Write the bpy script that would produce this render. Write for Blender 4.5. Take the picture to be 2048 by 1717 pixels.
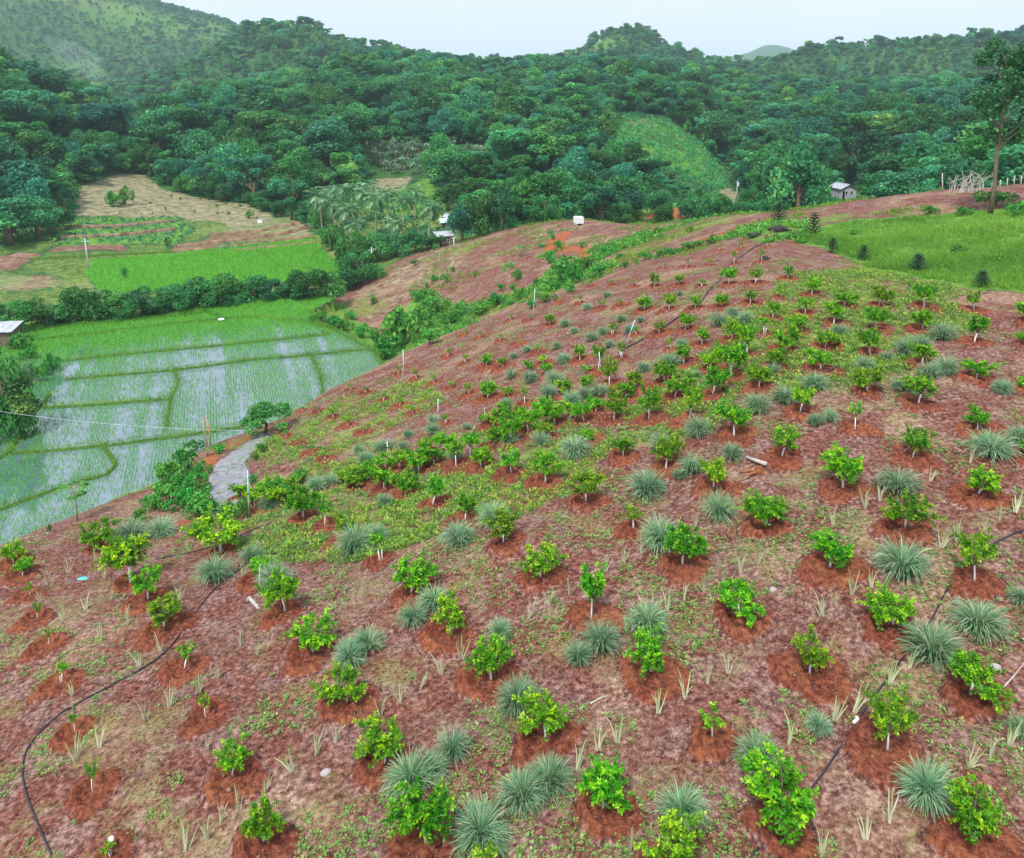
import bpy, math, random
import numpy as np
from mathutils import Vector, Matrix

for _o in list(bpy.data.objects): bpy.data.objects.remove(_o)
SC = bpy.context.scene
COL = SC.collection
PI = math.pi
rng = np.random.default_rng(7)
random.seed(7)

# ------------------------------------------------------------------ camera
FPX = 1588.0; CX = 1024.0; CY = 520.0          # focal length and centre in photo pixels
PITCH = math.radians(12.4)
cam_d = bpy.data.cameras.new('camera'); cam = bpy.data.objects.new('camera', cam_d); COL.objects.link(cam)
cam_d.sensor_fit = 'HORIZONTAL'; cam_d.sensor_width = 36.0; cam_d.lens = FPX / 2048 * 36
cam_d.shift_y = -(858.5 - CY) / 2048
cam_d.clip_start = 0.2; cam_d.clip_end = 40000
cam.location = (0, 0, 0); cam.rotation_euler = (math.radians(90) - PITCH, 0, 0)
SC.camera = cam

# ------------------------------------------------------------------ sky and sun (bright overcast)
SUN_EL, SUN_ROT = math.radians(58), math.radians(205)
W = bpy.data.worlds.new('World'); SC.world = W; W.use_nodes = True
wn, wl = W.node_tree.nodes, W.node_tree.links
wn.clear()
sky = wn.new('ShaderNodeTexSky'); sky.sky_type = 'NISHITA'; sky.sun_disc = False
sky.sun_elevation = SUN_EL; sky.sun_rotation = SUN_ROT
bg_sky = wn.new('ShaderNodeBackground'); bg_sky.inputs['Strength'].default_value = 0.10
bg_cloud = wn.new('ShaderNodeBackground'); bg_cloud.inputs['Strength'].default_value = 0.93
tcw = wn.new('ShaderNodeTexCoord'); nzw = wn.new('ShaderNodeTexNoise'); nzw.inputs['Scale'].default_value = 2.2; nzw.inputs['Detail'].default_value = 5
rmp = wn.new('ShaderNodeValToRGB'); rmp.color_ramp.elements[0].color = (0.70, 0.77, 0.90, 1); rmp.color_ramp.elements[1].color = (0.76, 0.82, 0.93, 1)
rmp.color_ramp.elements[0].position = 0.35; rmp.color_ramp.elements[1].position = 0.7
wl.new(tcw.outputs['Generated'], nzw.inputs['Vector']); wl.new(nzw.outputs['Fac'], rmp.inputs['Fac'])
wl.new(rmp.outputs['Color'], bg_cloud.inputs['Color'])
mxw = wn.new('ShaderNodeMixShader'); mxw.inputs['Fac'].default_value = 0.93
wo = wn.new('ShaderNodeOutputWorld')
wl.new(sky.outputs['Color'], bg_sky.inputs['Color'])
wl.new(bg_sky.outputs['Background'], mxw.inputs[1]); wl.new(bg_cloud.outputs['Background'], mxw.inputs[2])
wl.new(mxw.outputs['Shader'], wo.inputs['Surface'])
sun_d = bpy.data.lights.new('sun', 'SUN'); sun_d.energy = 3.3; sun_d.angle = math.radians(10); sun_d.color = (1.0, 0.96, 0.9)
sun = bpy.data.objects.new('sun', sun_d); COL.objects.link(sun)
# sun behind the camera to the left
sun.rotation_euler = Vector((-math.sin(SUN_ROT) * math.cos(SUN_EL), -math.cos(SUN_ROT) * math.cos(SUN_EL), -math.sin(SUN_EL))).to_track_quat('-Z', 'Y').to_euler()
SC.view_settings.view_transform = 'Standard'; SC.view_settings.look = 'None'
SC.view_settings.exposure = 0.50; SC.view_settings.gamma = 1.0; SC.view_settings.use_curve_mapping = False
SC.render.engine = 'CYCLES'
cy = SC.cycles
cy.max_bounces = 6; cy.diffuse_bounces = 3; cy.glossy_bounces = 2; cy.transmission_bounces = 3; cy.transparent_max_bounces = 6; cy.volume_bounces = 1
cy.use_denoising = True

# ------------------------------------------------------------------ noise and interpolation helpers
_perm = np.random.default_rng(3).random((64, 64, 4))
def vnoise(x, y, k=0):
    x = np.asarray(x, float); y = np.asarray(y, float)
    xi = np.floor(x).astype(int); yi = np.floor(y).astype(int); fx = x - xi; fy = y - yi
    fx = fx * fx * (3 - 2 * fx); fy = fy * fy * (3 - 2 * fy)
    P = _perm[:, :, k % 4]; a = P[xi % 64, yi % 64]; b = P[(xi + 1) % 64, yi % 64]; c = P[xi % 64, (yi + 1) % 64]; d = P[(xi + 1) % 64, (yi + 1) % 64]
    return (a * (1 - fx) + b * fx) * (1 - fy) + (c * (1 - fx) + d * fx) * fy
def fbm(x, y, oct=4, k=0):
    s = 0; a = 0.5; t = 0
    for i in range(oct):
        s = s + a * vnoise(x * 2 ** i + 17.3 * i, y * 2 ** i + 9.1 * i, k + i); t += a; a *= 0.5
    return s / t
def pchip_slopes(x, y):
    h = np.diff(x); d = np.diff(y) / h
    m = np.zeros_like(y)
    same = d[:-1] * d[1:] > 0
    w1 = 2 * h[1:] + h[:-1]; w2 = h[1:] + 2 * h[:-1]
    with np.errstate(divide='ignore', invalid='ignore'):
        mm = (w1 + w2) / (w1 / d[:-1] + w2 / d[1:])
    m[1:-1] = np.where(same, mm, 0); m[0] = d[0]; m[-1] = d[-1]
    return m
def pchip(x, y, q):
    x = np.asarray(x, float); y = np.asarray(y, float); m = pchip_slopes(x, y)
    q = np.clip(q, x[0], x[-1]); i = np.clip(np.searchsorted(x, q) - 1, 0, len(x) - 2)
    h = x[i + 1] - x[i]; t = (q - x[i]) / h
    return (2*t**3 - 3*t**2 + 1) * y[i] + (t**3 - 2*t**2 + t) * h * m[i] + (-2*t**3 + 3*t**2) * y[i+1] + (t**3 - t**2) * h * m[i+1]
CP, SP = math.cos(PITCH), math.sin(PITCH)
def pix_dir(px, py):
    dx = (px - CX) / FPX; dy = (py - CY) / FPX
    return dx, CP - dy * SP, -SP - dy * CP           # world direction (unnormalised, depth 1 along the camera axis)
def pix_az_tan(px, py):
    X, Y, Z = pix_dir(px, py); return math.atan2(X, Y), Z / math.hypot(X, Y)
def project(x, y, z):
    d = y * CP - z * SP; u = y * SP + z * CP
    d = np.where(d < 0.1, 0.1, d) if isinstance(d, np.ndarray) else max(d, 0.1)
    return CX + FPX * x / d, CY - FPX * u / d, d

# ------------------------------------------------------------------ the lie of the land: curves from near to far, (column, row, distance) or (column, 'z', distance, height) or (column, row, 'z', height)
def crv(mode, *pts):
    out = []
    for p in pts:
        if mode == 'rz': a, _ = pix_az_tan(p[0], 700); out.append((a, p[1], p[2]))
        elif mode == 'z':
            a, t = pix_az_tan(p[0], p[1]); out.append((a, p[2] / t, p[2]))
        else:
            a, t = pix_az_tan(p[0], p[1]); out.append((a, p[2], p[2] * t))
    out.sort()
    return out
def mix(*cs):
    o = sum(cs, []); o.sort(); return o
PZ = -38.0
CURVES = [
 crv('rz', (-400, 2, -21), (1024, 2, -18), (2450, 2, -16.5)),
 crv('z', (-350, 1800, -20.6), (0, 1800, -19.4), (512, 1800, -18), (1024, 1800, -17), (1536, 1800, -16.5), (2048, 1800, -16), (2400, 1800, -15.8)),
 crv('z', (-350, 1450, -21.4), (0, 1450, -20.2), (512, 1450, -18.4), (1024, 1450, -17), (1536, 1450, -16.2), (2048, 1450, -15.5), (2400, 1450, -15.2)),
 crv('z', (-350, 1300, -22.4), (0, 1250, -21.2), (300, 1200, -20.4), (560, 1150, -19.4), (1024, 1130, -17.0), (1536, 1120, -15.4), (2048, 1100, -14.4), (2400, 1100, -14)),
 crv('z', (-350, 1230, -23.5), (0, 1140, -22.3), (200, 1070, -22.6), (420, 1010, -23.4), (560, 960, -23.3), (740, 880, -22.8), (950, 800, -20.5), (1250, 770, -16.8), (1536, 760, -14.2), (2048, 770, -13.2), (2400, 770, -12.9)),
 crv('z', (-350, 1165, -24.6), (0, 1085, -24.2), (100, 1050, -24.8), (200, 1012, -25.6), (330, 958, -26.2), (420, 890, -26.8), (540, 850, -26.8), (640, 795, -26.6), (740, 746, -26.2), (850, 692, -25), (950, 650, -23.5), (1070, 605, -21.5), (1250, 560, -18.8), (1500, 560, -15), (1750, 570, -13.6), (2048, 580, -12.8), (2400, 580, -12.4)),
 mix(crv('rz', (-350, 52, PZ), (0, 60, PZ), (200, 66, PZ), (440, 82, PZ), (540, 85, PZ), (740, 100, PZ), (850, 107, -36.5), (950, 106, -33.5), (1070, 106, -29.5), (1250, 104, -23.4)), crv('r', (1450, 500, 90), (1560, 482, 84), (1700, 510, 78), (2048, 500, 78), (2400, 500, 77))),
 mix(crv('rz', (-350, 90, PZ), (0, 90, PZ), (300, 95, PZ), (540, 106, PZ), (640, 124, PZ)), crv('r', (750, 690, 122), (850, 640, 126), (950, 600, 126), (1070, 560, 125), (1250, 510, 118), (1450, 470, 102), (1560, 455, 97), (1700, 455, 95), (2048, 430, 92), (2400, 430, 92))),
 mix(crv('rz', (-350, 148, PZ), (0, 148, PZ), (300, 148, PZ), (600, 150, PZ)), crv('r', (672, 600, 152), (720, 580, 156), (800, 538, 160), (900, 500, 165), (1050, 457, 165), (1150, 448, 160), (1300, 450, 147), (1450, 432, 128), (1560, 425, 116), (1700, 408, 110), (1880, 386, 110), (2048, 370, 112), (2400, 352, 115))),
 crv('rz', (-350, 192, -37), (0, 192, -37.2), (600, 192, -37.2), (700, 195, -37), (900, 200, -36), (1150, 203, -36), (1400, 180, -33), (1600, 165, -29), (1800, 158, -26), (2048, 158, -25), (2400, 158, -24)),
 crv('rz', (-350, 228, -35.2), (0, 228, -35.5), (350, 228, -35.6), (600, 230, -35.2), (900, 238, -34.5), (1150, 245, -34), (1450, 250, -33), (1685, 245, -31), (2048, 240, -28), (2400, 240, -26)),
 mix(crv('rz', (-350, 300, -16), (0, 300, -22)), crv('r', (250, 352, 300), (500, 376, 290), (770, 370, 285), (1460, 396, 300), (1685, 390, 292)), crv('rz', (1000, 290, -30), (1200, 300, -30), (2048, 300, -25), (2400, 300, -22))),
 mix(crv('rz', (-350, 420, 16), (0, 420, 4), (160, 420, -10), (300, 420, -24), (500, 420, -14), (800, 420, -13), (1000, 420, -15)), crv('r', (1100, 246, 410), (1250, 232, 420), (1330, 245, 415), (1400, 290, 400), (1450, 345, 385)), crv('rz', (1600, 430, -26), (1800, 425, -20), (2048, 420, -14), (2400, 420, -10))),
 mix(crv('r', (-350, 130, 600), (0, 205, 620), (250, 230, 600), (400, 255, 600), (540, 205, 650), (640, 160, 700), (760, 138, 720), (900, 150, 720), (1024, 155, 700), (1250, 158, 700), (1400, 175, 700), (1500, 185, 720), (1750, 200, 700), (2048, 185, 680), (2400, 160, 680))),
 crv('r', (-350, 170, 850), (0, 235, 850), (400, 240, 800), (540, 200, 800), (640, 170, 820), (760, 165, 850), (1024, 180, 850), (1500, 215, 850), (2048, 215, 850), (2400, 200, 850)),
 crv('r', (-350, 160, 1000), (0, 190, 1000), (200, 190, 1000), (300, 168, 1000), (420, 115, 1000), (530, 70, 1000), (600, 66, 1000), (700, 94, 1000), (800, 112, 1020), (900, 132, 1050), (1020, 142, 1080), (1090, 134, 1120), (1150, 110, 1180), (1205, 82, 1200), (1255, 72, 1200), (1300, 86, 1180), (1350, 112, 1160), (1430, 132, 1150), (1510, 138, 1150), (1580, 120, 1100), (1650, 106, 1100), (1760, 100, 1100), (1900, 92, 1100), (2048, 80, 1100), (2400, 60, 1100)),
 crv('r', (-350, 180, 1250), (0, 205, 1250), (300, 190, 1250), (530, 120, 1300), (700, 135, 1300), (900, 165, 1300), (1100, 165, 1350), (1250, 130, 1400), (1420, 158, 1350), (1700, 140, 1350), (2048, 120, 1350), (2400, 100, 1350)),
 crv('r', (-350, -95, 1900), (0, -45, 1900), (150, -25, 1900), (300, 8, 1900), (450, 46, 1900), (520, 73, 1900), (650, 110, 1900), (900, 150, 1900), (1400, 155, 1900), (2400, 150, 1900)),
 crv('r', (-350, 60, 2700), (300, 110, 2700), (900, 168, 2700), (2400, 168, 2700)),
 crv('r', (-350, 150, 5000), (1000, 152, 5000), (1350, 142, 5000), (1430, 122, 5000), (1490, 110, 5000), (1540, 94, 5000), (1575, 98, 5000), (1620, 118, 5000), (1700, 140, 5000), (2400, 150, 5000)),
 crv('r', (-350, 175, 9500), (2400, 175, 9500)),
]
AZ0, AZ1, NAZ = math.radians(-47), math.radians(47), 471
LR0, LR1, NLR = math.log(2.0), math.log(9500.0), 900
T_az = np.linspace(AZ0, AZ1, NAZ); T_lr = np.linspace(LR0, LR1, NLR)
_KR = []; _KZ = []
for c in CURVES:
    a = [p[0] for p in c]; lr = [math.log(p[1]) for p in c]; z = [p[2] for p in c]
    _KR.append(pchip(a, lr, T_az)); _KZ.append(pchip(a, z, T_az))
_KR = np.array(_KR); _KZ = np.array(_KZ)
for k in range(1, len(_KR)): _KR[k] = np.maximum(_KR[k], _KR[k - 1] + 0.02)
T_z = np.empty((NAZ, NLR))
for i in range(NAZ): T_z[i] = pchip(_KR[:, i], _KZ[:, i], T_lr)
def base_z(x, y):
    x = np.asarray(x, float); y = np.asarray(y, float)
    a = np.clip((np.arctan2(x, y) - AZ0) / (AZ1 - AZ0) * (NAZ - 1), 0, NAZ - 1.001)
    l = np.clip((np.log(np.maximum(np.hypot(x, y), 2.0)) - LR0) / (LR1 - LR0) * (NLR - 1), 0, NLR - 1.001)
    i = a.astype(int); j = l.astype(int); fa = a - i; fl = l - j
    return (T_z[i, j] * (1 - fa) + T_z[i + 1, j] * fa) * (1 - fl) + (T_z[i, j + 1] * (1 - fa) + T_z[i + 1, j + 1] * fa) * fl
def smooth(a, b, v):
    t = np.clip((v - a) / (b - a), 0, 1); return t * t * (3 - 2 * t)
def in_poly(px, py, poly):
    inside = np.zeros(np.shape(px), bool); n = len(poly); j = n - 1
    for i in range(n):
        xi, yi = poly[i]; xj, yj = poly[j]
        if yi != yj: inside ^= ((yi > py) != (yj > py)) & (px < (xj - xi) * (py - yi) / (yj - yi) + xi)
        j = i
    return inside
def on_plane(px, py, z):
    X, Y, Z = pix_dir(px, py); s = z / Z; return (X * s, Y * s)
PADDY = [on_plane(px, py, PZ) for px, py in [(-420, 1200), (-420, 640), (-60, 672), (60, 652), (180, 640), (300, 628), (370, 612), (520, 596), (650, 588), (668, 600), (625, 622), (640, 645), (690, 668), (745, 700), (770, 735), (700, 830), (560, 930), (430, 1060), (200, 1190), (0, 1290)]]
UPPER = [on_plane(px, py, -37.2) for px, py in [(170, 548), (190, 524), (330, 512), (500, 494), (622, 482), (648, 500), (690, 525), (640, 548), (560, 562), (430, 572), (300, 580), (200, 580)]]
def ground(x, y):
    x = np.asarray(x, float); y = np.asarray(y, float); r = np.hypot(x, y)
    z = base_z(x, y)
    flat = in_poly(x, y, PADDY) | in_poly(x, y, UPPER)
    near = 1 - smooth(100, 190, r)
    rel = near * ((fbm(x * 0.22, y * 0.22, 3) - 0.5) * 0.5 + (fbm(x * 1.7, y * 1.7, 3, 1) - 0.5) * 0.10)
    rel = rel + smooth(120, 165, r) * (1 - smooth(230, 300, r)) * (fbm(x * 0.06, y * 0.06, 3, 1) - 0.5) * 1.2 * (z > PZ + 1.5)
    rel = rel + smooth(330, 700, r) * (fbm(x * 0.012, y * 0.012, 4, 2) - 0.5) * 17 * smooth(300, 1500, r) + smooth(350, 800, r) * (fbm(x * 0.05, y * 0.05, 2, 3) - 0.5) * 5
    z = z + np.where(flat, 0, rel)
    return np.where(in_poly(x, y, PADDY) & (z < PZ + 0.6), PZ, z)
def ray(px, py, rmin=6.0, rmax=9000.0):
    X, Y, Z = pix_dir(px, py); hr = math.hypot(X, Y)
    r = np.exp(np.linspace(math.log(rmin), math.log(rmax), 5000))
    x = X / hr * r; y = Y / hr * r; zz = Z / hr * r
    g = ground(x, y); hit = np.nonzero(zz <= g)[0]
    if len(hit) == 0: return None
    i = hit[0]
    if i == 0: return (float(x[0]), float(y[0]), float(g[0]), float(y[0] * CP - g[0] * SP))
    a = (zz[i-1] - g[i-1]); b = (g[i] - zz[i]); t = a / (a + b + 1e-9)
    rr = r[i-1] + (r[i] - r[i-1]) * t
    xx, yy = X / hr * rr, Y / hr * rr; z = float(ground(xx, yy))
    return (float(xx), float(yy), z, float(yy * CP - z * SP))

# ------------------------------------------------------------------ materials
def new_mat(name):
    m = bpy.data.materials.new(name); m.use_nodes = True; nt = m.node_tree; nt.nodes.clear()
    out = nt.nodes.new('ShaderNodeOutputMaterial'); return m, nt, out
class NT:
    def __init__(s, nt): s.nt = nt
    def n(s, t, **kw):
        nd = s.nt.nodes.new('ShaderNode' + t)
        for k, v in kw.items():
            if k.startswith('_'): setattr(nd, k[1:], v)
            else:
                key = int(k[1:]) if k[0] == 'i' and k[1:].isdigit() else k.replace('__', ' ')
                if isinstance(v, bpy.types.NodeSocket): s.nt.links.new(v, nd.inputs[key])
                else: nd.inputs[key].default_value = v
        return nd
    def noise(s, vec, scale, detail=4, rough=0.55, dist=0.0):
        return s.n('TexNoise', Vector=vec, Scale=scale, Detail=detail, Roughness=rough, Distortion=dist).outputs['Fac']
    def ramp(s, fac, stops, interp='LINEAR'):
        nd = s.n('ValToRGB', Fac=fac); cr = nd.color_ramp; cr.interpolation = interp
        while len(cr.elements) < len(stops): cr.elements.new(0.5)
        for e, (p, c) in zip(cr.elements, stops): e.position = p; e.color = (*c, 1) if len(c) == 3 else c
        return nd.outputs['Color']
    def mixc(s, fac, a, b, blend='MIX'):
        nd = s.nt.nodes.new('ShaderNodeMix'); nd.data_type = 'RGBA'; nd.blend_type = blend
        for i, v in ((0, fac), (6, a), (7, b)):
            if isinstance(v, bpy.types.NodeSocket): s.nt.links.new(v, nd.inputs[i])
            else: nd.inputs[i].default_value = v if i == 0 else ((*v, 1) if len(v) == 3 else v)
        return nd.outputs[2]
    def math(s, op, a, b=None, c=None, clamp=False):
        nd = s.nt.nodes.new('ShaderNodeMath'); nd.operation = op; nd.use_clamp = clamp
        for i, v in enumerate((a, b, c)):
            if v is None: continue
            if isinstance(v, bpy.types.NodeSocket): s.nt.links.new(v, nd.inputs[i])
            else: nd.inputs[i].default_value = v
        return nd.outputs[0]
    def sstep(s, v, lo, hi):
        nd = s.n('MapRange', Value=v); nd.interpolation_type = 'SMOOTHSTEP'
        nd.inputs['From Min'].default_value = lo; nd.inputs['From Max'].default_value = hi
        return nd.outputs['Result']
    def attr(s, name, geo=True):
        nd = s.nt.nodes.new('ShaderNodeAttribute'); nd.attribute_name = name; return nd
    def bump(s, h, strength, dist):
        return s.n('Bump', Height=h, Strength=strength, Distance=dist).outputs['Normal']
    def bsdf(s, out, **kw):
        p = s.n('BsdfPrincipled', **kw); s.nt.links.new(p.outputs['BSDF'], out.inputs['Surface']); return p

def foliage_mat(name, dark, light, tip=None, transl=0.25, rough=0.55, var=0.35, spec=0.25, hue=0.03, stands=None):
    """leaf faces: colour from the face's own tint, from the plant's own random, a little light let through"""
    m, nt, out = new_mat(name); k = NT(nt)
    t = k.attr('tint').outputs['Fac']
    oi = k.n('ObjectInfo')
    c = k.ramp(t, [(0.0, dark), (0.75, light), (1.0, tip or light)])
    if stands:
        Pw = k.n('NewGeometry').outputs['Position']
        c = k.mixc(k.sstep(k.noise(Pw, 0.011, 3, 0.6), 0.46, 0.60), c, k.mixc(1.0, c, stands[0], 'MULTIPLY'))
        c = k.mixc(k.sstep(k.noise(Pw, 0.023, 3, 0.6), 0.52, 0.66), c, k.mixc(1.0, c, stands[1], 'MULTIPLY'))
    hsv = k.n('HueSaturation', Color=c, Saturation=1.0)
    nt.links.new(k.math('ADD', k.math('MULTIPLY', k.math('SUBTRACT', oi.outputs['Random'], 0.5), hue), 0.5), hsv.inputs['Hue'])
    rnd2 = k.math('FRACT', k.math('MULTIPLY', oi.outputs['Random'], 7.31))
    nt.links.new(k.math('ADD', 1 - var / 2, k.math('MULTIPLY', rnd2, var)), hsv.inputs['Value'])
    p = k.n('BsdfPrincipled', Roughness=rough, Base__Color=hsv.outputs['Color']); p.inputs['Specular IOR Level'].default_value = spec
    tr = k.n('BsdfTranslucent', Color=hsv.outputs['Color'])
    mx = k.n('MixShader', Fac=transl, i1=p.outputs['BSDF'], i2=tr.outputs['BSDF'])
    nt.links.new(mx.outputs['Shader'], out.inputs['Surface'])
    return m
def plain_mat(name, c1, c2, scale=6.0, rough=0.8, bump=0.3, spec=0.3, metal=0.0, detail=5):
    m, nt, out = new_mat(name); k = NT(nt)
    v = k.n('TexCoord').outputs['Object']
    f = k.noise(v, scale, detail)
    c = k.ramp(f, [(0.3, c1), (0.7, c2)])
    p = k.bsdf(out, Base__Color=c, Roughness=rough, Metallic=metal); p.inputs['Specular IOR Level'].default_value = spec
    nt.links.new(k.bump(f, bump, 0.02), p.inputs['Normal'])
    return m

def ground_mat():
    m, nt, out = new_mat('hillside_ground'); k = NT(nt)
    P = k.n('NewGeometry').outputs['Position']
    A = k.n('SeparateColor', Color=k.attr('zoneA').outputs['Color']); B = k.n('SeparateColor', Color=k.attr('zoneB').outputs['Color'])
    nL = k.noise(P, 0.16, 3); nM = k.noise(P, 0.8, 6, 0.68); nF = k.noise(P, 6.0, 7, 0.72); nX = k.noise(P, 34.0, 3, 0.6)
    # streaky dry litter: noise squeezed along two directions
    mp = k.n('Mapping', Vector=P); mp.inputs['Scale'].default_value = (7, 38, 20); mp.inputs['Rotation'].default_value = (0, 0, 0.7)
    mp2 = k.n('Mapping', Vector=P); mp2.inputs['Scale'].default_value = (34, 8, 20); mp2.inputs['Rotation'].default_value = (0, 0, 0.3)
    s1 = k.noise(mp.outputs['Vector'], 1.0, 3, 0.6, 1.2); s2 = k.noise(mp2.outputs['Vector'], 1.0, 3, 0.6, 1.2)
    straw = k.math('MAXIMUM', k.sstep(s1, 0.58, 0.72), k.sstep(s2, 0.58, 0.72))
    # litter-covered soil
    soil = k.ramp(nF, [(0.36, (0.036, 0.011, 0.010)), (0.5, (0.150, 0.052, 0.038)), (0.64, (0.31, 0.155, 0.118))])
    soil = k.mixc(k.sstep(nM, 0.46, 0.58), soil, k.ramp(nF, [(0.36, (0.045, 0.020, 0.020)), (0.5, (0.190, 0.100, 0.086)), (0.66, (0.42, 0.275, 0.230))]))
    soil = k.mixc(k.math('MULTIPLY', k.sstep(nL, 0.52, 0.66), 0.6), soil, k.ramp(nF, [(0.34, (0.09, 0.045, 0.028)), (0.5, (0.29, 0.18, 0.122)), (0.66, (0.56, 0.42, 0.31))]))
    soil = k.mixc(k.math('MULTIPLY', straw, 0.18), soil, (0.46, 0.34, 0.26))
    soil = k.mixc(k.math('MULTIPLY', k.sstep(nX, 0.62, 0.75), 0.5), soil, (0.05, 0.022, 0.02))
    # thin green film of seedlings
    gfilm = k.math('MULTIPLY', k.sstep(k.noise(P, 0.45, 6, 0.72), 0.50, 0.64), k.sstep(k.noise(P, 11.0, 4, 0.7), 0.42, 0.60))
    soil = k.mixc(k.math('MULTIPLY', gfilm, 0.8), soil, (0.23, 0.26, 0.09))
    tan = k.ramp(k.noise(P, 0.45, 8, 0.75), [(0.36, (0.09, 0.115, 0.05)), (0.5, (0.21, 0.20, 0.11)), (0.64, (0.38, 0.31, 0.21))])
    grass = k.ramp(k.noise(P, 0.5, 8, 0.75), [(0.3, (0.035, 0.12, 0.018)), (0.52, (0.105, 0.24, 0.035)), (0.72, (0.22, 0.34, 0.08))])
    yel = k.ramp(k.noise(P, 1.2, 8, 0.75), [(0.3, (0.05, 0.10, 0.018)), (0.52, (0.17, 0.23, 0.045)), (0.75, (0.32, 0.29, 0.10))])
    forest = k.ramp(k.noise(P, 0.25, 6, 0.7), [(0.3, (0.012, 0.040, 0.016)), (0.52, (0.035, 0.105, 0.03)), (0.72, (0.085, 0.18, 0.045))])
    red = k.ramp(nF, [(0.3, (0.17, 0.045, 0.020)), (0.55, (0.33, 0.105, 0.045)), (0.8, (0.46, 0.20, 0.10))])
    en = k.math('MULTIPLY', k.math('SUBTRACT', k.noise(P, 0.9, 6, 0.7), 0.5), 1.3)
    def w(sock): return k.sstep(k.math('ADD', sock, k.math('MULTIPLY', en, k.math('MULTIPLY', 4.0, k.math('MULTIPLY', sock, k.math('SUBTRACT', 1.0, sock)))) ), 0.3, 0.7)
    c = k.mixc(w(A.outputs[0]), forest, soil)
    c = k.mixc(w(A.outputs[2]), c, tan)
    c = k.mixc(w(A.outputs[1]), c, grass)
    c = k.mixc(w(B.outputs[1]), c, yel)
    c = k.mixc(w(B.outputs[0]), c, red)
    p = k.bsdf(out, Base__Color=c, Roughness=0.95); p.inputs['Specular IOR Level'].default_value = 0.1
    hh = k.math('ADD', nM, k.math('MULTIPLY', nF, 0.5))
    nt.links.new(k.bump(hh, 0.9, 0.12), p.inputs['Normal'])
    return m
def basin_mat():
    m, nt, out = new_mat('dug_red_soil'); k = NT(nt)
    P = k.n('NewGeometry').outputs['Position']
    nF = k.noise(P, 7.0, 6, 0.7); nM = k.noise(P, 0.9, 4)
    c = k.ramp(nF, [(0.34, (0.060, 0.015, 0.010)), (0.5, (0.185, 0.052, 0.030)), (0.66, (0.32, 0.115, 0.065))])
    c = k.mixc(k.math('MULTIPLY', k.sstep(nM, 0.45, 0.65), 0.6), c, k.ramp(nF, [(0.34, (0.14, 0.040, 0.018)), (0.66, (0.40, 0.155, 0.07))]))
    c = k.mixc(k.math('MULTIPLY', k.sstep(k.noise(P, 30, 2), 0.64, 0.72), 0.5), c, (0.42, 0.29, 0.2))
    lit = k.ramp(nF, [(0.36, (0.045, 0.018, 0.016)), (0.5, (0.17, 0.075, 0.062)), (0.64, (0.44, 0.28, 0.23))])
    e = k.math('ADD', k.attr('tint').outputs['Fac'], k.math('MULTIPLY', k.math('SUBTRACT', k.noise(P, 2.6, 6, 0.75), 0.5), 2.6))
    c = k.mixc(k.sstep(e, 0.25, 0.55), lit, c)
    p = k.bsdf(out, Base__Color=c, Roughness=0.95); p.inputs['Specular IOR Level'].default_value = 0.1
    nt.links.new(k.bump(nF, 1.0, 0.10), p.inputs['Normal'])
    return m
def paddy_mat():
    """shallow standing water over mud: patches of still water between wet silt"""
    m, nt, out = new_mat('paddy_water'); k = NT(nt)
    P = k.n('NewGeometry').outputs['Position']
    f = k.noise(P, 0.35, 5, 0.6)
    c = k.ramp(f, [(0.35, (0.06, 0.12, 0.12)), (0.65, (0.10, 0.17, 0.20))])  # blue of the reflected sky put into the water's base colour
    p = k.bsdf(out, Base__Color=c, Roughness=0.06); p.inputs['Specular IOR Level'].default_value = 0.7
    p.inputs['IOR'].default_value = 2.6
    nt.links.new(k.bump(k.noise(P, 9.0, 3), 0.04, 0.02), p.inputs['Normal'])
    return m
def gravel_mat():
    m, nt, out = new_mat('grey_gravel'); k = NT(nt)
    P = k.n('NewGeometry').outputs['Position']
    vo = k.n('TexVoronoi', Vector=P, Scale=9.0)
    f = k.noise(P, 2.0, 6, 0.7)
    c = k.ramp(f, [(0.3, (0.13, 0.14, 0.19)), (0.7, (0.26, 0.27, 0.34))])
    c = k.mixc(0.45, c, vo.outputs['Color'], 'SOFT_LIGHT')
    hs = k.n('HueSaturation', Color=c, Saturation=0.45); c = hs.outputs['Color']
    p = k.bsdf(out, Base__Color=c, Roughness=0.9)
    nt.links.new(k.bump(k.math('ADD', vo.outputs['Distance'], f), 0.8, 0.08), p.inputs['Normal'])
    return m
M = {}
M['ground'] = ground_mat(); M['basin'] = basin_mat(); M['paddy'] = paddy_mat(); M['gravel'] = gravel_mat()
M['bund'] = plain_mat('bund_earth_and_grass', (0.035, 0.085, 0.015), (0.10, 0.17, 0.03), 1.8, 0.95, 0.6, 0.1)
M['bank'] = plain_mat('terrace_earth', (0.10, 0.06, 0.035), (0.30, 0.20, 0.13), 0.6, 0.95, 0.6, 0.1)
M['rice'] = foliage_mat('rice_leaf', (0.09, 0.37, 0.035), (0.21, 0.60, 0.06), transl=0.45, var=0.0, hue=0)
M['hedge'] = foliage_mat('hedgerow_leaf', (0.012, 0.11, 0.030), (0.075, 0.33, 0.070), (0.22, 0.52, 0.10), transl=0.35, var=0.7, hue=0.06)
M['citrus'] = foliage_mat('citrus_leaf', (0.014, 0.13, 0.006), (0.13, 0.46, 0.010), (0.46, 0.74, 0.02), transl=0.35, rough=0.45, var=0.45, spec=0.3, hue=0.045)
M['lemon'] = foliage_mat('lemongrass_blade', (0.06, 0.19, 0.085), (0.26, 0.46, 0.25), (0.58, 0.61, 0.40), transl=0.35, rough=0.5, var=0.3, hue=0.03)
M['slip'] = foliage_mat('pale_slip_blade', (0.70, 0.66, 0.52), (0.50, 0.58, 0.30), (0.36, 0.54, 0.20), transl=0.3, var=0.3)
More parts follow.
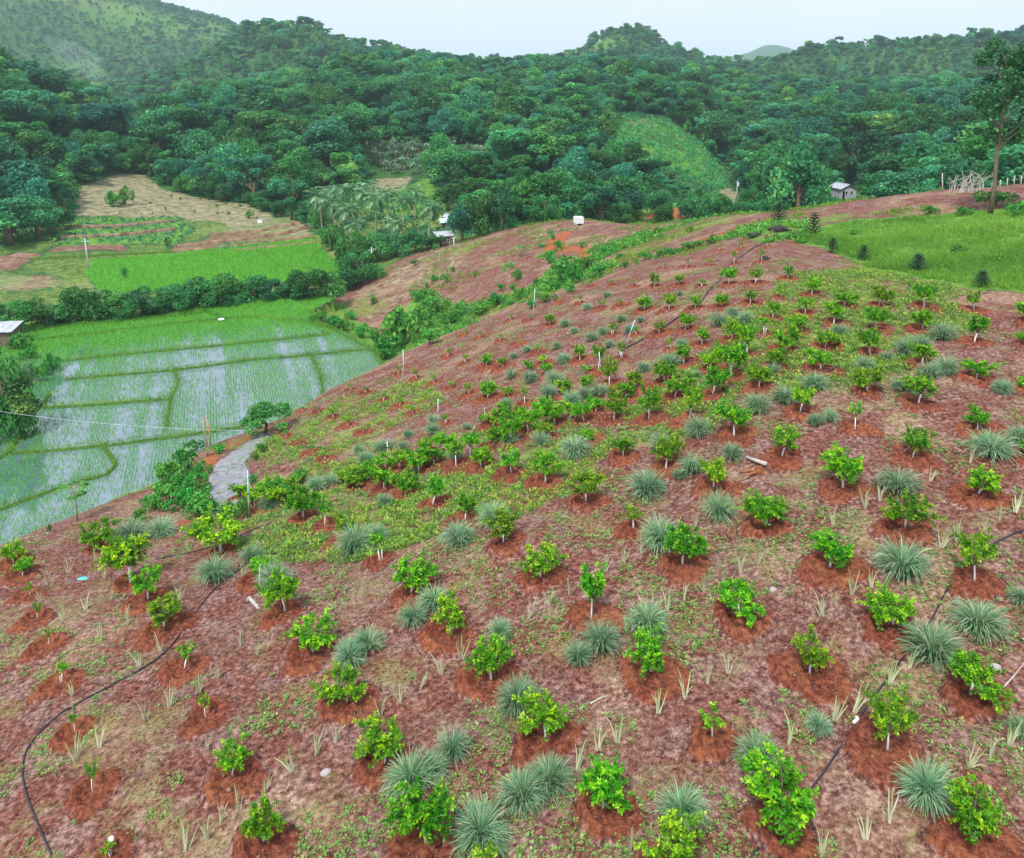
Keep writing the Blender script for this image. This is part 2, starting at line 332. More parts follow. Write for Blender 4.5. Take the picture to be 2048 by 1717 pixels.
M['forest'] = foliage_mat('forest_leaf', (0.012, 0.110, 0.052), (0.080, 0.37, 0.125), (0.27, 0.62, 0.15), transl=0.42, var=0.9, hue=0.10, stands=((0.72, 0.80, 0.95), (1.9, 1.3, 0.8)))
M['palm'] = foliage_mat('palm_leaf', (0.025, 0.13, 0.06), (0.17, 0.37, 0.16), (0.40, 0.52, 0.28), transl=0.3, rough=0.4, var=0.45, spec=0.4)
M['yellow_palm'] = foliage_mat('yellow_palm_leaf', (0.10, 0.16, 0.03), (0.42, 0.38, 0.05), (0.55, 0.45, 0.06), transl=0.25, var=0.1)
M['banana'] = foliage_mat('banana_leaf', (0.08, 0.19, 0.11), (0.26, 0.38, 0.25), (0.44, 0.52, 0.42), transl=0.3, var=0.4)
M['shrub'] = foliage_mat('shrub_leaf', (0.030, 0.15, 0.03), (0.10, 0.38, 0.05), (0.22, 0.54, 0.08), transl=0.3, var=0.4, hue=0.05)
M['conifer'] = foliage_mat('conifer_needle', (0.015, 0.07, 0.03), (0.045, 0.15, 0.055), (0.10, 0.24, 0.08), transl=0.15, var=0.3)
M['weed'] = foliage_mat('weed_leaf', (0.09, 0.22, 0.045), (0.24, 0.42, 0.10), (0.42, 0.54, 0.2), transl=0.3, var=0.0, hue=0)
M['yweed'] = foliage_mat('yellowing_weed_leaf', (0.08, 0.24, 0.02), (0.25, 0.45, 0.04), (0.48, 0.54, 0.10), transl=0.35, var=0.0, hue=0)
M['grass'] = foliage_mat('field_grass_blade', (0.07, 0.21, 0.025), (0.24, 0.47, 0.06), (0.46, 0.62, 0.15), transl=0.42, var=0.0, hue=0)
M['ridge'] = foliage_mat('ridge_leaf_backlit_tone', (0.012, 0.075, 0.03), (0.055, 0.21, 0.06), (0.15, 0.36, 0.09), transl=0.3, var=0.0, hue=0)  # leaf greens darkened: the crown's backlit shade is put into the colour
M['litter'] = foliage_mat('dry_straw', (0.09, 0.042, 0.034), (0.27, 0.165, 0.125), (0.50, 0.39, 0.30), transl=0.1, var=0.0, hue=0)
M['white'] = plain_mat('limewash', (0.70, 0.71, 0.72), (0.86, 0.86, 0.85), 9, 0.8, 0.2)
M['bark'] = plain_mat('bark', (0.10, 0.075, 0.055), (0.24, 0.18, 0.13), 7, 0.95, 0.6, 0.1)
M['palebark'] = plain_mat('pale_bark', (0.28, 0.24, 0.19), (0.48, 0.42, 0.35), 3, 0.9, 0.5, 0.1)
M['hose'] = plain_mat('black_polyethylene', (0.012, 0.011, 0.02), (0.035, 0.03, 0.05), 4, 0.45, 0.1, 0.5)
M['pvc'] = plain_mat('pale_blue_pvc', (0.38, 0.62, 0.66), (0.55, 0.76, 0.78), 3, 0.45, 0.1, 0.4)
M['concrete'] = plain_mat('pole_concrete', (0.42, 0.43, 0.44), (0.62, 0.62, 0.62), 3, 0.9, 0.2)
M['wood'] = plain_mat('raw_timber', (0.34, 0.19, 0.08), (0.55, 0.34, 0.17), 8, 0.85, 0.4, 0.2)
M['drywood'] = plain_mat('weathered_wood', (0.30, 0.27, 0.24), (0.58, 0.54, 0.49), 7, 0.95, 0.5, 0.1)
M['tin'] = plain_mat('galvanised_sheet', (0.34, 0.36, 0.41), (0.60, 0.63, 0.68), 1.2, 0.4, 0.1, 0.5, 0.3)
M['bluetin'] = plain_mat('pale_green_sheet', (0.42, 0.60, 0.60), (0.55, 0.72, 0.72), 1.2, 0.45, 0.1, 0.5, 0.2)
M['wall'] = plain_mat('painted_block_wall', (0.30, 0.31, 0.35), (0.46, 0.46, 0.50), 1.5, 0.9, 0.2)
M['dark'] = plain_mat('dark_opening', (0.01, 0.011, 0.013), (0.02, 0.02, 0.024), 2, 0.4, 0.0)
M['rock'] = plain_mat('grey_rock', (0.26, 0.22, 0.22), (0.52, 0.46, 0.46), 5, 0.9, 0.6)
M['char'] = plain_mat('charred_wood', (0.018, 0.016, 0.018), (0.07, 0.06, 0.06), 6, 0.9, 0.6, 0.2)
M['stump'] = plain_mat('split_stump_wood', (0.15, 0.05, 0.03), (0.42, 0.17, 0.07), 9, 0.9, 0.6, 0.2)
M['teal'] = plain_mat('teal_plastic', (0.04, 0.45, 0.48), (0.10, 0.62, 0.64), 3, 0.4, 0.1, 0.5)
M['whiteplastic'] = plain_mat('white_plastic', (0.74, 0.77, 0.80), (0.85, 0.87, 0.9), 2, 0.4, 0.05, 0.5)
M['wire'] = plain_mat('cable', (0.55, 0.60, 0.68), (0.68, 0.72, 0.80), 2, 0.5, 0.0)

# ------------------------------------------------------------------ mesh helpers
def mesh_np(name, V, F, tint=None, smooth=False):
    V = np.asarray(V, np.float32).reshape(-1, 3); F = np.asarray(F, np.int32)
    me = bpy.data.meshes.new(name); n, kk = F.shape
    me.vertices.add(len(V)); me.vertices.foreach_set('co', V.ravel())
    me.loops.add(n * kk); me.loops.foreach_set('vertex_index', F.ravel())
    me.polygons.add(n); me.polygons.foreach_set('loop_start', np.arange(0, n * kk, kk, dtype=np.int32))
    try: me.polygons.foreach_set('loop_total', np.full(n, kk, np.int32))
    except Exception: pass
    if tint is not None:
        a = me.attributes.new('tint', 'FLOAT', 'POINT'); a.data.foreach_set('value', np.asarray(tint, np.float32))
    me.update(calc_edges=True)
    if smooth: me.polygons.foreach_set('use_smooth', np.ones(n, bool))
    return me
def obj(name, me, mat=None, parent=None, loc=None):
    o = bpy.data.objects.new(name, me); COL.objects.link(o)
    if mat is not None and not me.materials: me.materials.append(M[mat] if isinstance(mat, str) else mat)
    if parent is not None: o.parent = parent
    if loc is not None: o.location = loc
    return o
def empty(name, loc, rz=0.0, scale=None):
    o = bpy.data.objects.new(name, None); COL.objects.link(o); o.location = loc; o.rotation_euler = (0, 0, rz)
    o.empty_display_size = 0.2
    if scale is not None: o.scale = scale
    return o
def tag(o, label, cat, group=None):
    o['label'] = label; o['category'] = cat
    if group: o['group'] = group
    return o
def kind(o, k, label=None):
    o['kind'] = k
    if label: o['label'] = label
    return o
class MB:
    """collects boxes and tubes into one mesh"""
    def __init__(s): s.v = []; s.f = []
    def box(s, cx, cy, cz, sx, sy, sz, rz=0.0, rx=0.0):
        R = Matrix.Rotation(rz, 3, 'Z') @ Matrix.Rotation(rx, 3, 'X'); b = len(s.v)
        for dx in (-.5, .5):
            for dy in (-.5, .5):
                for dz in (-.5, .5):
                    p = R @ Vector((dx * sx, dy * sy, dz * sz)); s.v.append((p.x + cx, p.y + cy, p.z + cz))
        for f in ((0, 1, 3, 2), (4, 6, 7, 5), (0, 4, 5, 1), (2, 3, 7, 6), (0, 2, 6, 4), (1, 5, 7, 3)): s.f.append(tuple(b + i for i in f))
        return s
    def tube(s, pts, rad, n=6, cap=True):
        pts = [Vector(p) for p in pts]; rad = rad if hasattr(rad, '__len__') else [rad] * len(pts); b = len(s.v)
        for i, p in enumerate(pts):
            t = (pts[min(i + 1, len(pts) - 1)] - pts[max(i - 1, 0)]).normalized()
            a = t.orthogonal().normalized() if i == 0 else (a - t * a.dot(t)).normalized()
            c = t.cross(a)
            for q in range(n):
                w = 2 * PI * q / n; v = p + (a * math.cos(w) + c * math.sin(w)) * rad[i]; s.v.append(tuple(v))
        for i in range(len(pts) - 1):
            for q in range(n): s.f.append((b + i*n + q, b + i*n + (q+1) % n, b + (i+1)*n + (q+1) % n, b + (i+1)*n + q))
        if cap:
            s.f.append(tuple(b + q for q in range(n))[::-1]); e = b + (len(pts) - 1) * n; s.f.append(tuple(e + q for q in range(n)))
        return s
    def quad(s, *p):
        b = len(s.v); s.v += [tuple(q) for q in p]; s.f.append(tuple(range(b, b + len(p)))); return s
    def mesh(s, name, smooth=False):
        me = bpy.data.meshes.new(name); me.from_pydata(s.v, [], s.f); me.update()
        if smooth: me.polygons.foreach_set('use_smooth', np.ones(len(me.polygons), bool))
        return me
def norm(v): return v / np.maximum(np.linalg.norm(v, axis=-1, keepdims=True), 1e-9)
def leaves(C, D, Nn, L, Wd, fold=0.25):
    """folded diamond leaves: centre, axis, normal, length, width -> verts, quads"""
    C = np.asarray(C, float); n = len(C); D = norm(D); S = norm(np.cross(D, Nn)); U = norm(np.cross(S, D))
    L = np.broadcast_to(np.asarray(L, float), (n,))[:, None]; Wd = np.broadcast_to(np.asarray(Wd, float), (n,))[:, None]
    V = np.empty((n, 4, 3)); V[:, 0] = C - D * L / 2; V[:, 2] = C + D * L / 2 - U * L * 0.08
    V[:, 1] = C + S * Wd / 2 + U * Wd * fold; V[:, 3] = C - S * Wd / 2 + U * Wd * fold
    return V.reshape(-1, 3), np.arange(n * 4).reshape(n, 4)
def rand_dirs(n, r=None):
    r = r or rng; v = r.normal(size=(n, 3)); return norm(v)
def copy_tree(src, loc, rz, scale, parent=None):
    c = src.copy(); COL.objects.link(c); c.location = loc; c.rotation_euler = (0, 0, rz); c.scale = scale
    for ch in src.children:
        d = ch.copy(); COL.objects.link(d); d.parent = c; d.matrix_parent_inverse = ch.matrix_parent_inverse.copy()
        for g in ch.children:
            e = g.copy(); COL.objects.link(e); e.parent = d
    return c
ORD = ['first', 'second', 'third', 'fourth', 'fifth', 'sixth', 'seventh', 'eighth', 'ninth', 'tenth', 'eleventh', 'twelfth', 'thirteenth', 'fourteenth', 'fifteenth', 'sixteenth', 'seventeenth', 'eighteenth', 'nineteenth', 'twentieth']
NUM = ['zero', 'one', 'two', 'three', 'four', 'five', 'six', 'seven', 'eight', 'nine', 'ten', 'eleven', 'twelve', 'thirteen', 'fourteen', 'fifteen', 'sixteen', 'seventeen', 'eighteen', 'nineteen', 'twenty']
COLW = ['at left edge', 'far left', 'left', 'left of centre', 'right of centre', 'right', 'far right', 'at right edge']
def single_out(items, cat, group, rows, ncol=8, colw=COLW):
    """items: (object, look, px, py); a label from its look, its place on the slope and its turn from the left"""
    cells = {}
    for it in items:
        o, d, px, py = it
        row = next(w for lim, w in rows if py < lim)
        col = colw[int(min(max(px / 2048 * ncol, 0), ncol - 1))]
        cells.setdefault((d, row, col), []).append(it)
    for (d, row, col), L in cells.items():
        L.sort(key=lambda t: t[2])
        for i, it in enumerate(L):
            s = f'{d}, {row}, {col}'
            if len(L) > 1: s += f', {ORD[i]} of {NUM[len(L)]}' if len(L) < 20 else f', number {i + 1}'
            tag(it[0], s, cat, group)

# ------------------------------------------------------------------ the ground: one sheet from under the camera to the horizon
r_rows = np.concatenate([np.exp(np.linspace(math.log(3), math.log(12), 40, endpoint=False)), np.exp(np.linspace(math.log(12), math.log(120), 470, endpoint=False)),
                         np.exp(np.linspace(math.log(120), math.log(400), 170, endpoint=False)), np.exp(np.linspace(math.log(400), math.log(9400), 170))])
az_cols = np.linspace(math.radians(-46.5), math.radians(46.5), 490)
GA, GR = np.meshgrid(az_cols, r_rows)
GX = GR * np.sin(GA); GY = GR * np.cos(GA); GZ = ground(GX, GY)
gpx, gpy, gdep = project(GX, GY, GZ)
LIT = np.zeros_like(GR); GRA = LIT.copy(); TAN = LIT.copy(); RED = LIT.copy(); YEL = LIT.copy()
LIT[:] = 1 - smooth(165, 185, GR)
valley = (GR > 100) & (GR < 232) & (GZ < -33.5)
YEL[valley] = 0.5; GRA[valley] = np.clip(fbm(GX[valley] * 0.05, GY[valley] * 0.05, 3, 1) * 1.3 - 0.2, 0, 0.9); TAN[valley] = np.clip(fbm(GX[valley] * 0.04 + 9, GY[valley] * 0.1, 3, 2) * 2 - 0.7, 0, 0.8); LIT[valley] = 0
_wa = fbm(GX * 0.07, GY * 0.07, 4, 1) - 0.5; _wb = fbm(GX * 0.07 + 31, GY * 0.07, 4, 2) - 0.5; _wk = FPX / gdep
wpx = gpx + _wa * 9.0 * _wk; wpy = gpy + _wb * 3.2 * _wk      # polygon edges wander a few metres
def zone(ch, poly, val, r0=0, r1=1e5, clear=()):
    msk = in_poly(wpx, wpy, poly) & (GR > r0) & (GR < r1)
    ch[msk] = val
    for c in clear: c[msk] = 0
# spur behind the gully: dry slope with olive cover
SPUR = [(652, 610), (690, 585), (800, 520), (900, 480), (1050, 440), (1500, 410), (1560, 470), (1250, 565), (950, 660), (780, 735), (745, 706), (690, 670), (640, 648), (622, 622)]
sp_ = in_poly(gpx, gpy, SPUR) & (GR > 104) & (GR < 176)
YEL[sp_] = 0; LIT[sp_] = 1
TAN[sp_] = np.clip(-0.05 + 0.9 * (fbm(GX[sp_] * 0.06, GY[sp_] * 0.06, 3, 2) - 0.25), 0, 1); GRA[sp_] = np.clip((fbm(GX[sp_] * 0.13, GY[sp_] * 0.13, 4, 1) - 0.52) * 3.2, 0, 0.7); YEL[sp_] = np.clip((fbm(GX[sp_] * 0.11 + 7, GY[sp_] * 0.11, 4, 3) - 0.54) * 3.0, 0, 0.55)
zone(TAN, [(660, 610), (720, 570), (800, 530), (900, 495), (960, 480), (880, 560), (760, 640), (700, 650)], 0.45, 115, 175)
zone(GRA, [(620, 610), (672, 605), (700, 650), (760, 690), (790, 640), (850, 575), (900, 610), (960, 620), (1060, 585), (1100, 540), (1150, 520), (1200, 490), (1240, 500), (1180, 560), (1060, 605), (950, 655), (820, 710), (740, 745), (640, 650)], 0.8, 84, 175)
zone(GRA, [(1190, 530), (1290, 482), (1450, 462), (1480, 476), (1290, 545)], 0.3, 84, 175)
zone(RED, [(1093, 482), (1115, 462), (1140, 458), (1166, 492), (1162, 526), (1142, 522), (1132, 500), (1110, 505)], 0.9, 100, 175)
zone(RED, [(1390, 482), (1440, 470), (1500, 456), (1535, 463), (1480, 474), (1410, 488)], 0.85, 80, 150)
zone(RED, [(250, 1060), (330, 1000), (420, 930), (440, 950), (350, 1030), (260, 1090)], 0.55, 30, 80)
zone(RED, [(400, 925), (440, 885), (500, 868), (540, 850), (520, 870), (450, 905), (420, 940)], 0.8, 30, 90)
# grass field on the right shoulder
zone(GRA, [(1590, 478), (1640, 452), (1720, 434), (1880, 424), (2048, 405), (2600, 390), (2600, 600), (2048, 578), (1960, 574), (1900, 562), (1830, 548), (1760, 532), (1690, 522), (1640, 505)], 0.95, 50, 125, (LIT, TAN))
zone(GRA, [(1400, 505), (1500, 462), (1590, 440), (1700, 415), (1700, 432), (1640, 452), (1590, 478), (1480, 490)], 0.55, 60, 125)
zone(YEL, [(1560, 575), (1600, 540), (1690, 520), (1830, 548), (1960, 575), (1900, 600), (1880, 650), (1830, 690), (1700, 765), (1560, 780), (1490, 790), (1420, 770), (1440, 690), (1500, 620)], 0.5, 30, 90)
zone(YEL, [(1300, 780), (1420, 690), (1500, 700), (1480, 780), (1380, 860), (1280, 880), (1180, 880), (1060, 960), (960, 960), (1000, 880), (1150, 860)], 0.5, 30, 90)
zone(YEL, [(500, 1010), (600, 985), (700, 970), (880, 940), (1040, 940), (1050, 975), (900, 1010), (780, 1030), (690, 1075), (600, 1120), (520, 1110), (480, 1060)], 0.46, 25, 70)
zone(YEL, [(520, 890), (600, 860), (680, 800), (790, 790), (860, 800), (800, 870), (700, 930), (620, 960), (540, 965)], 0.42, 40, 95)
zone(YEL, [(780, 780), (880, 760), (920, 790), (860, 830), (780, 850)], 0.45, 40, 95)
zone(TAN, [(1560, 780), (1700, 700), (1720, 740), (1650, 800), (1500, 850), (1480, 800)], 0.4, 30, 60)
# valley floor
zone(TAN, [(140, 430), (170, 372), (245, 345), (280, 345), (340, 378), (460, 405), (590, 442), (625, 480), (560, 470), (350, 432), (300, 440)], 0.95, 200, 330, (YEL,))
zone(LIT, [(330, 486), (420, 472), (600, 450), (625, 476), (500, 490), (330, 502)], 0.8, 190, 300, (YEL,))
zone(GRA, [(110, 442), (350, 430), (360, 470), (330, 488), (120, 492)], 0.85, 180, 310, (YEL,))
zone(LIT, [(-300, 560), (0, 553), (112, 542), (130, 566), (0, 578), (-300, 590)], 0.95, 130, 230, (YEL,))
zone(LIT, [(-300, 520), (0, 515), (40, 505), (90, 508), (55, 536), (-300, 540)], 0.95, 130, 230, (YEL,))
zone(LIT, [(100, 492), (225, 484), (245, 500), (100, 510)], 0.95, 130, 260, (YEL,))
zone(TAN, [(722, 378), (745, 356), (828, 352), (805, 380), (735, 386)], 0.9, 200, 420)
zone(LIT, [(722, 378), (745, 356), (828, 352), (805, 380), (735, 386)], 0.9, 200, 420)
zone(GRA, [(735, 386), (805, 380), (850, 350), (900, 400), (880, 440), (720, 420)], 0.75, 200, 420)
zone(TAN, [(470, 378), (500, 366), (545, 366), (540, 384)], 0.9, 200, 420)
zone(RED, [(1285, 445), (1290, 424), (1362, 418), (1365, 442)], 0.9, 160, 420)
zone(TAN, [(1438, 410), (1436, 365), (1450, 370), (1482, 392), (1478, 410)], 0.9, 160, 420)
zone(GRA, [(1716, 412), (1740, 372), (1830, 342), (1905, 342), (1905, 392), (1800, 412)], 0.9, 125, 330)
# green scrub knoll and the grassy far-left mountain
kn = in_poly(gpx, gpy, [(1060, 270), (1110, 232), (1250, 218), (1330, 235), (1400, 285), (1450, 340), (1450, 380), (1330, 370), (1250, 340), (1190, 300)]) & (GR > 310) & (GR < 440)
GRA[kn] = np.clip(0.25 + 1.3 * (fbm(GX[kn] * 0.03, GY[kn] * 0.03, 3) - 0.3), 0, 0.9); TAN[kn] = np.clip((fbm(GX[kn] * 0.05, GY[kn] * 0.02, 3, 2) - 0.52) * 4, 0, 0.8)
fl = GR > 950
GRA[fl] = np.clip((fbm(GX[fl] * 0.004, GY[fl] * 0.004, 4, 1) - 0.40) * 3.5, 0, 0.8)
GRA[GR > 2600] = 0; GRA[fl] *= 0.7
YEL[fl] = np.clip((fbm(GX[fl] * 0.006, GY[fl] * 0.006, 4, 3) - 0.45) * 3, 0, 0.55) * (GX[fl] < 0)
def blur(a, n=2):
    for _ in range(n):
        a = (np.roll(a, 1, 0) + a + np.roll(a, -1, 0)) / 3; a = (np.roll(a, 1, 1) + a + np.roll(a, -1, 1)) / 3
    return a
LIT, GRA, TAN, RED, YEL = (blur(c) for c in (LIT, GRA, TAN, RED, YEL))
nr, na = GR.shape
gi = np.arange(nr * na).reshape(nr, na)
GF = np.stack([gi[:-1, :-1], gi[:-1, 1:], gi[1:, 1:], gi[1:, :-1]], -1).reshape(-1, 4)
gme = mesh_np('ground', np.stack([GX, GY, GZ], -1), GF, smooth=True)
def col_attr(me, name, r, g, b):
    a = me.attributes.new(name, 'FLOAT_COLOR', 'POINT')
    a.data.foreach_set('color', np.stack([r, g, b, np.ones_like(r)], -1).astype(np.float32).ravel())
col_attr(gme, 'zoneA', LIT.ravel(), GRA.ravel(), TAN.ravel()); col_attr(gme, 'zoneB', RED.ravel(), YEL.ravel(), np.zeros(LIT.size))
GROUND = kind(obj('ground', gme, 'ground'), 'structure')

# ------------------------------------------------------------------ flooded paddies, bunds, gravel road
def poly_sheet(name, poly, z, mat, step):
    xs = [p[0] for p in poly]; ys = [p[1] for p in poly]
    gx = np.arange(min(xs), max(xs), step); gy = np.arange(min(ys), max(ys), step)
    X, Y = np.meshgrid(gx, gy); ins = in_poly(X + step / 2, Y + step / 2, poly)
    idx = np.arange(X.size).reshape(X.shape); q = np.argwhere(ins[:-1, :-1])
    F = np.stack([idx[q[:, 0], q[:, 1]], idx[q[:, 0], q[:, 1] + 1], idx[q[:, 0] + 1, q[:, 1] + 1], idx[q[:, 0] + 1, q[:, 1]]], -1)
    Z = z(X, Y) if callable(z) else np.full_like(X, z)
    used, inv = np.unique(F, return_inverse=True)
    V = np.stack([X.ravel(), Y.ravel(), Z.ravel()], -1)[used]
    return kind(obj(name, mesh_np(name, V, inv.reshape(-1, 4), smooth=True), mat), 'structure')
poly_sheet('paddy_water', PADDY, PZ + 0.06, 'paddy', 0.8)
poly_sheet('upper_paddy_water', UPPER, lambda X, Y: ground(X, Y) + 0.10, 'paddy', 0.8)
ROAD = [ray(px, py)[:2] for px, py in [(540, 866), (516, 872), (470, 903), (432, 930), (416, 960), (418, 1006), (470, 1010), (500, 1004), (503, 955), (490, 928), (508, 902), (536, 882)]]
poly_sheet('gravel_road', ROAD, lambda X, Y: ground(X, Y) + 0.05, 'gravel', 0.16)
BUNDS = [[(66, 664), (200, 650), (300, 642), (400, 631)], [(66, 685), (235, 665), (340, 652), (445, 642), (525, 637), (600, 645), (665, 660)], [(372, 610), (400, 622), (436, 636), (448, 642)],
         [(125, 724), (240, 712), (360, 700), (500, 687), (660, 670)], [(130, 761), (240, 751), (350, 742), (500, 722), (615, 712), (738, 700)], [(88, 818), (200, 811), (340, 800)],
         [(350, 744), (357, 765), (342, 800), (336, 830), (333, 860)], [(622, 712), (640, 750), (646, 785), (640, 810)], [(18, 911), (140, 900), (205, 894), (350, 876), (490, 855)],
         [(205, 894), (222, 915), (231, 932), (215, 950), (125, 976), (0, 1022), (-120, 1062)], [(100, 790), (60, 840), (20, 905), (-60, 960)], [(620, 625), (640, 650), (690, 672), (745, 702), (768, 735)]]
UBUNDS = [[(60, 522), (330, 506), (495, 492), (622, 480)], [(190, 523), (330, 516), (430, 510), (648, 501)], [(565, 536), (672, 527)], [(435, 510), (480, 545), (500, 562)], [(500, 493), (530, 510), (566, 537)]]
def bund(pts, zref, w, h, name='paddy_bund', mat='bund'):
    P3 = [on_plane(px, py, zref) for px, py in pts]; L = []
    for a, b in zip(P3[:-1], P3[1:]):
        n = max(2, int(math.hypot(b[0] - a[0], b[1] - a[1]) / 0.7))
        L += [(a[0] + (b[0] - a[0]) * i / n, a[1] + (b[1] - a[1]) * i / n) for i in range(n)]
    L.append(P3[-1]); L = np.array(L); T = norm(np.gradient(L, axis=0)); S = np.stack([-T[:, 1], T[:, 0]], -1)
    V = []
    prof = [(-1.0, -0.15), (-0.7, 0.55), (-0.25, 1.0), (0.25, 1.0), (0.7, 0.55), (1.0, -0.15)]
    for i, p in enumerate(L):
        jj = 0.75 + 0.5 * fbm(p[0] * 0.7, p[1] * 0.7, 3); zz = float(ground(p[0], p[1]))
        for o_, hh in prof: V.append((p[0] + S[i, 0] * o_ * w * jj, p[1] + S[i, 1] * o_ * w * jj, zz + hh * h * jj))
    n = len(L); q = len(prof)
    F = [(i*q + k, i*q + k + 1, (i+1)*q + k + 1, (i+1)*q + k) for i in range(n - 1) for k in range(q - 1)]
    kind(obj(name, mesh_np(name, V, F, smooth=True), mat), 'structure')
    return L
BLINES = [bund(b, PZ, 0.18 if i in (6, 7) else 0.28, 0.16 if i in (6, 7) else 0.26) for i, b in enumerate(BUNDS)]
BLINES += [bund(b, -37.2, 0.4, 0.4) for b in UBUNDS]
for b in ([(352, 480), (480, 468), (618, 452)], [(345, 488), (480, 478), (622, 463)], [(470, 486), (560, 479), (628, 472)], [(420, 462), (520, 455), (600, 444)], [(120, 470), (240, 462), (350, 452)], [(120, 456), (240, 448), (350, 440)]):
    bund(b, -35.2, 0.9, 0.7, 'terrace_bank', 'bank')

# ------------------------------------------------------------------ orchard: citrus trees, their dug basins, lemongrass
def make_citrus(seed, shape):
    """meshes of one young citrus tree, about 1.5 m wide and 1.35 m tall: crown of shoots, painted trunk, branches"""
    r = np.random.default_rng(seed)
    H0 = {'round': 0.42, 'spread': 0.42, 'tall': 0.46, 'sapling': 0.5}[shape]
    lean = r.normal(0, 0.05, 2)
    fork = np.array([lean[0], lean[1], H0])
    tb = MB().tube([(0, 0, -0.08), (lean[0] * 0.2 + r.normal(0, .012), lean[1] * 0.2, H0 * 0.45), tuple(fork)], [0.034, 0.028, 0.024], 7)
    if shape == 'sapling' and seed % 2: tb.tube([(0.10, 0.02, -0.06), (0.12, 0.03, 0.45)], 0.018, 6)
    br = MB(); C = []; D = []; N_ = []; L = []; T = []
    nl = {'round': 8, 'spread': 8, 'tall': 7, 'sapling': 4}[shape]
    for i in range(nl):
        az = 2 * PI * (i + r.random() * 0.7) / nl
        if shape == 'round': reach, top = r.uniform(0.12, 0.56), r.uniform(0.50, 1.08)
        elif shape == 'spread': reach, top = r.uniform(0.22, 0.74), r.uniform(0.48, 0.95)
        elif shape == 'tall': reach, top = r.uniform(0.18, 0.48), r.uniform(0.65, 1.30)
        else: reach, top = r.uniform(0.12, 0.30), r.uniform(0.72, 1.0)
        end = fork * [1, 1, 0] + np.array([math.cos(az) * reach, math.sin(az) * reach, top])
        mid = fork + (end - fork) * 0.5 + r.normal(0, 0.05, 3)
        br.tube([tuple(fork - [0, 0, .02]), tuple(mid), tuple(end)], [0.017, 0.011, 0.005], 5, False)
        ns = {'round': 12, 'spread': 12, 'tall': 11, 'sapling': 7}[shape]
        for s in range(ns):
            t = r.uniform(0.35, 1.0); p0 = (1-t)**2 * fork + 2*t*(1-t) * mid + t*t * end
            d = norm(np.array([math.cos(az), math.sin(az), 0.35]) * 0.7 + r.normal(0, 0.75, 3) + [0, 0, 0.15])
            ln = r.uniform(0.12, 0.36) * (0.75 if shape == 'sapling' else 1)
            p1 = p0 + d * ln
            if p1[2] < 0.40: p1[2] = 0.40 + r.random() * 0.12
            br.tube([tuple(p0), tuple(p1)], [0.005, 0.003], 3, False)
            fresh = r.random()
            n = int(r.integers(13, 20) * (0.9 if shape == 'sapling' else 1.95))
            for q in range(n):
                u = r.uniform(0.15, 1.08); a = r.uniform(0, 2 * PI)
                side = norm(np.cross(d, r.normal(size=3)))
                ld = norm(side * 0.9 + d * 0.5 + np.array([0, 0, r.normal(0.02, 0.3)]))
                l = r.uniform(0.052, 0.096) * (1.2 if shape == 'sapling' else 1)
                C.append(p0 + (p1 - p0) * u + ld * l * 0.6); D.append(ld); N_.append(norm(np.array([0, 0, 1.0]) + r.normal(0, 0.55, 3))); L.append(l)
                T.append(np.clip(0.22 + 0.42 * r.random() + 0.40 * (fresh > 0.5) * (0.4 + u * 0.7) + r.normal(0, 0.06), 0, 1))
    V, F = leaves(np.array(C), np.array(D), np.array(N_), np.array(L), np.array(L) * 0.52, 0.22)
    crown = mesh_np('citrus_crown', V, F, np.repeat(T, 4))
    w = np.percentile(np.hypot(V[:, 0], V[:, 1]), 96) * 2; h = np.percentile(V[:, 2], 99)
    tm = tb.mesh('citrus_trunk', True); bm = br.mesh('citrus_branches', True)
    return dict(crown=crown, trunk=tm, branches=bm, w=w, h=h)
CIT = {s: [make_citrus(100 + 10 * i + k, s) for k in range(n)] for i, (s, n) in enumerate([('round', 6), ('spread', 5), ('tall', 4), ('sapling', 5)])}

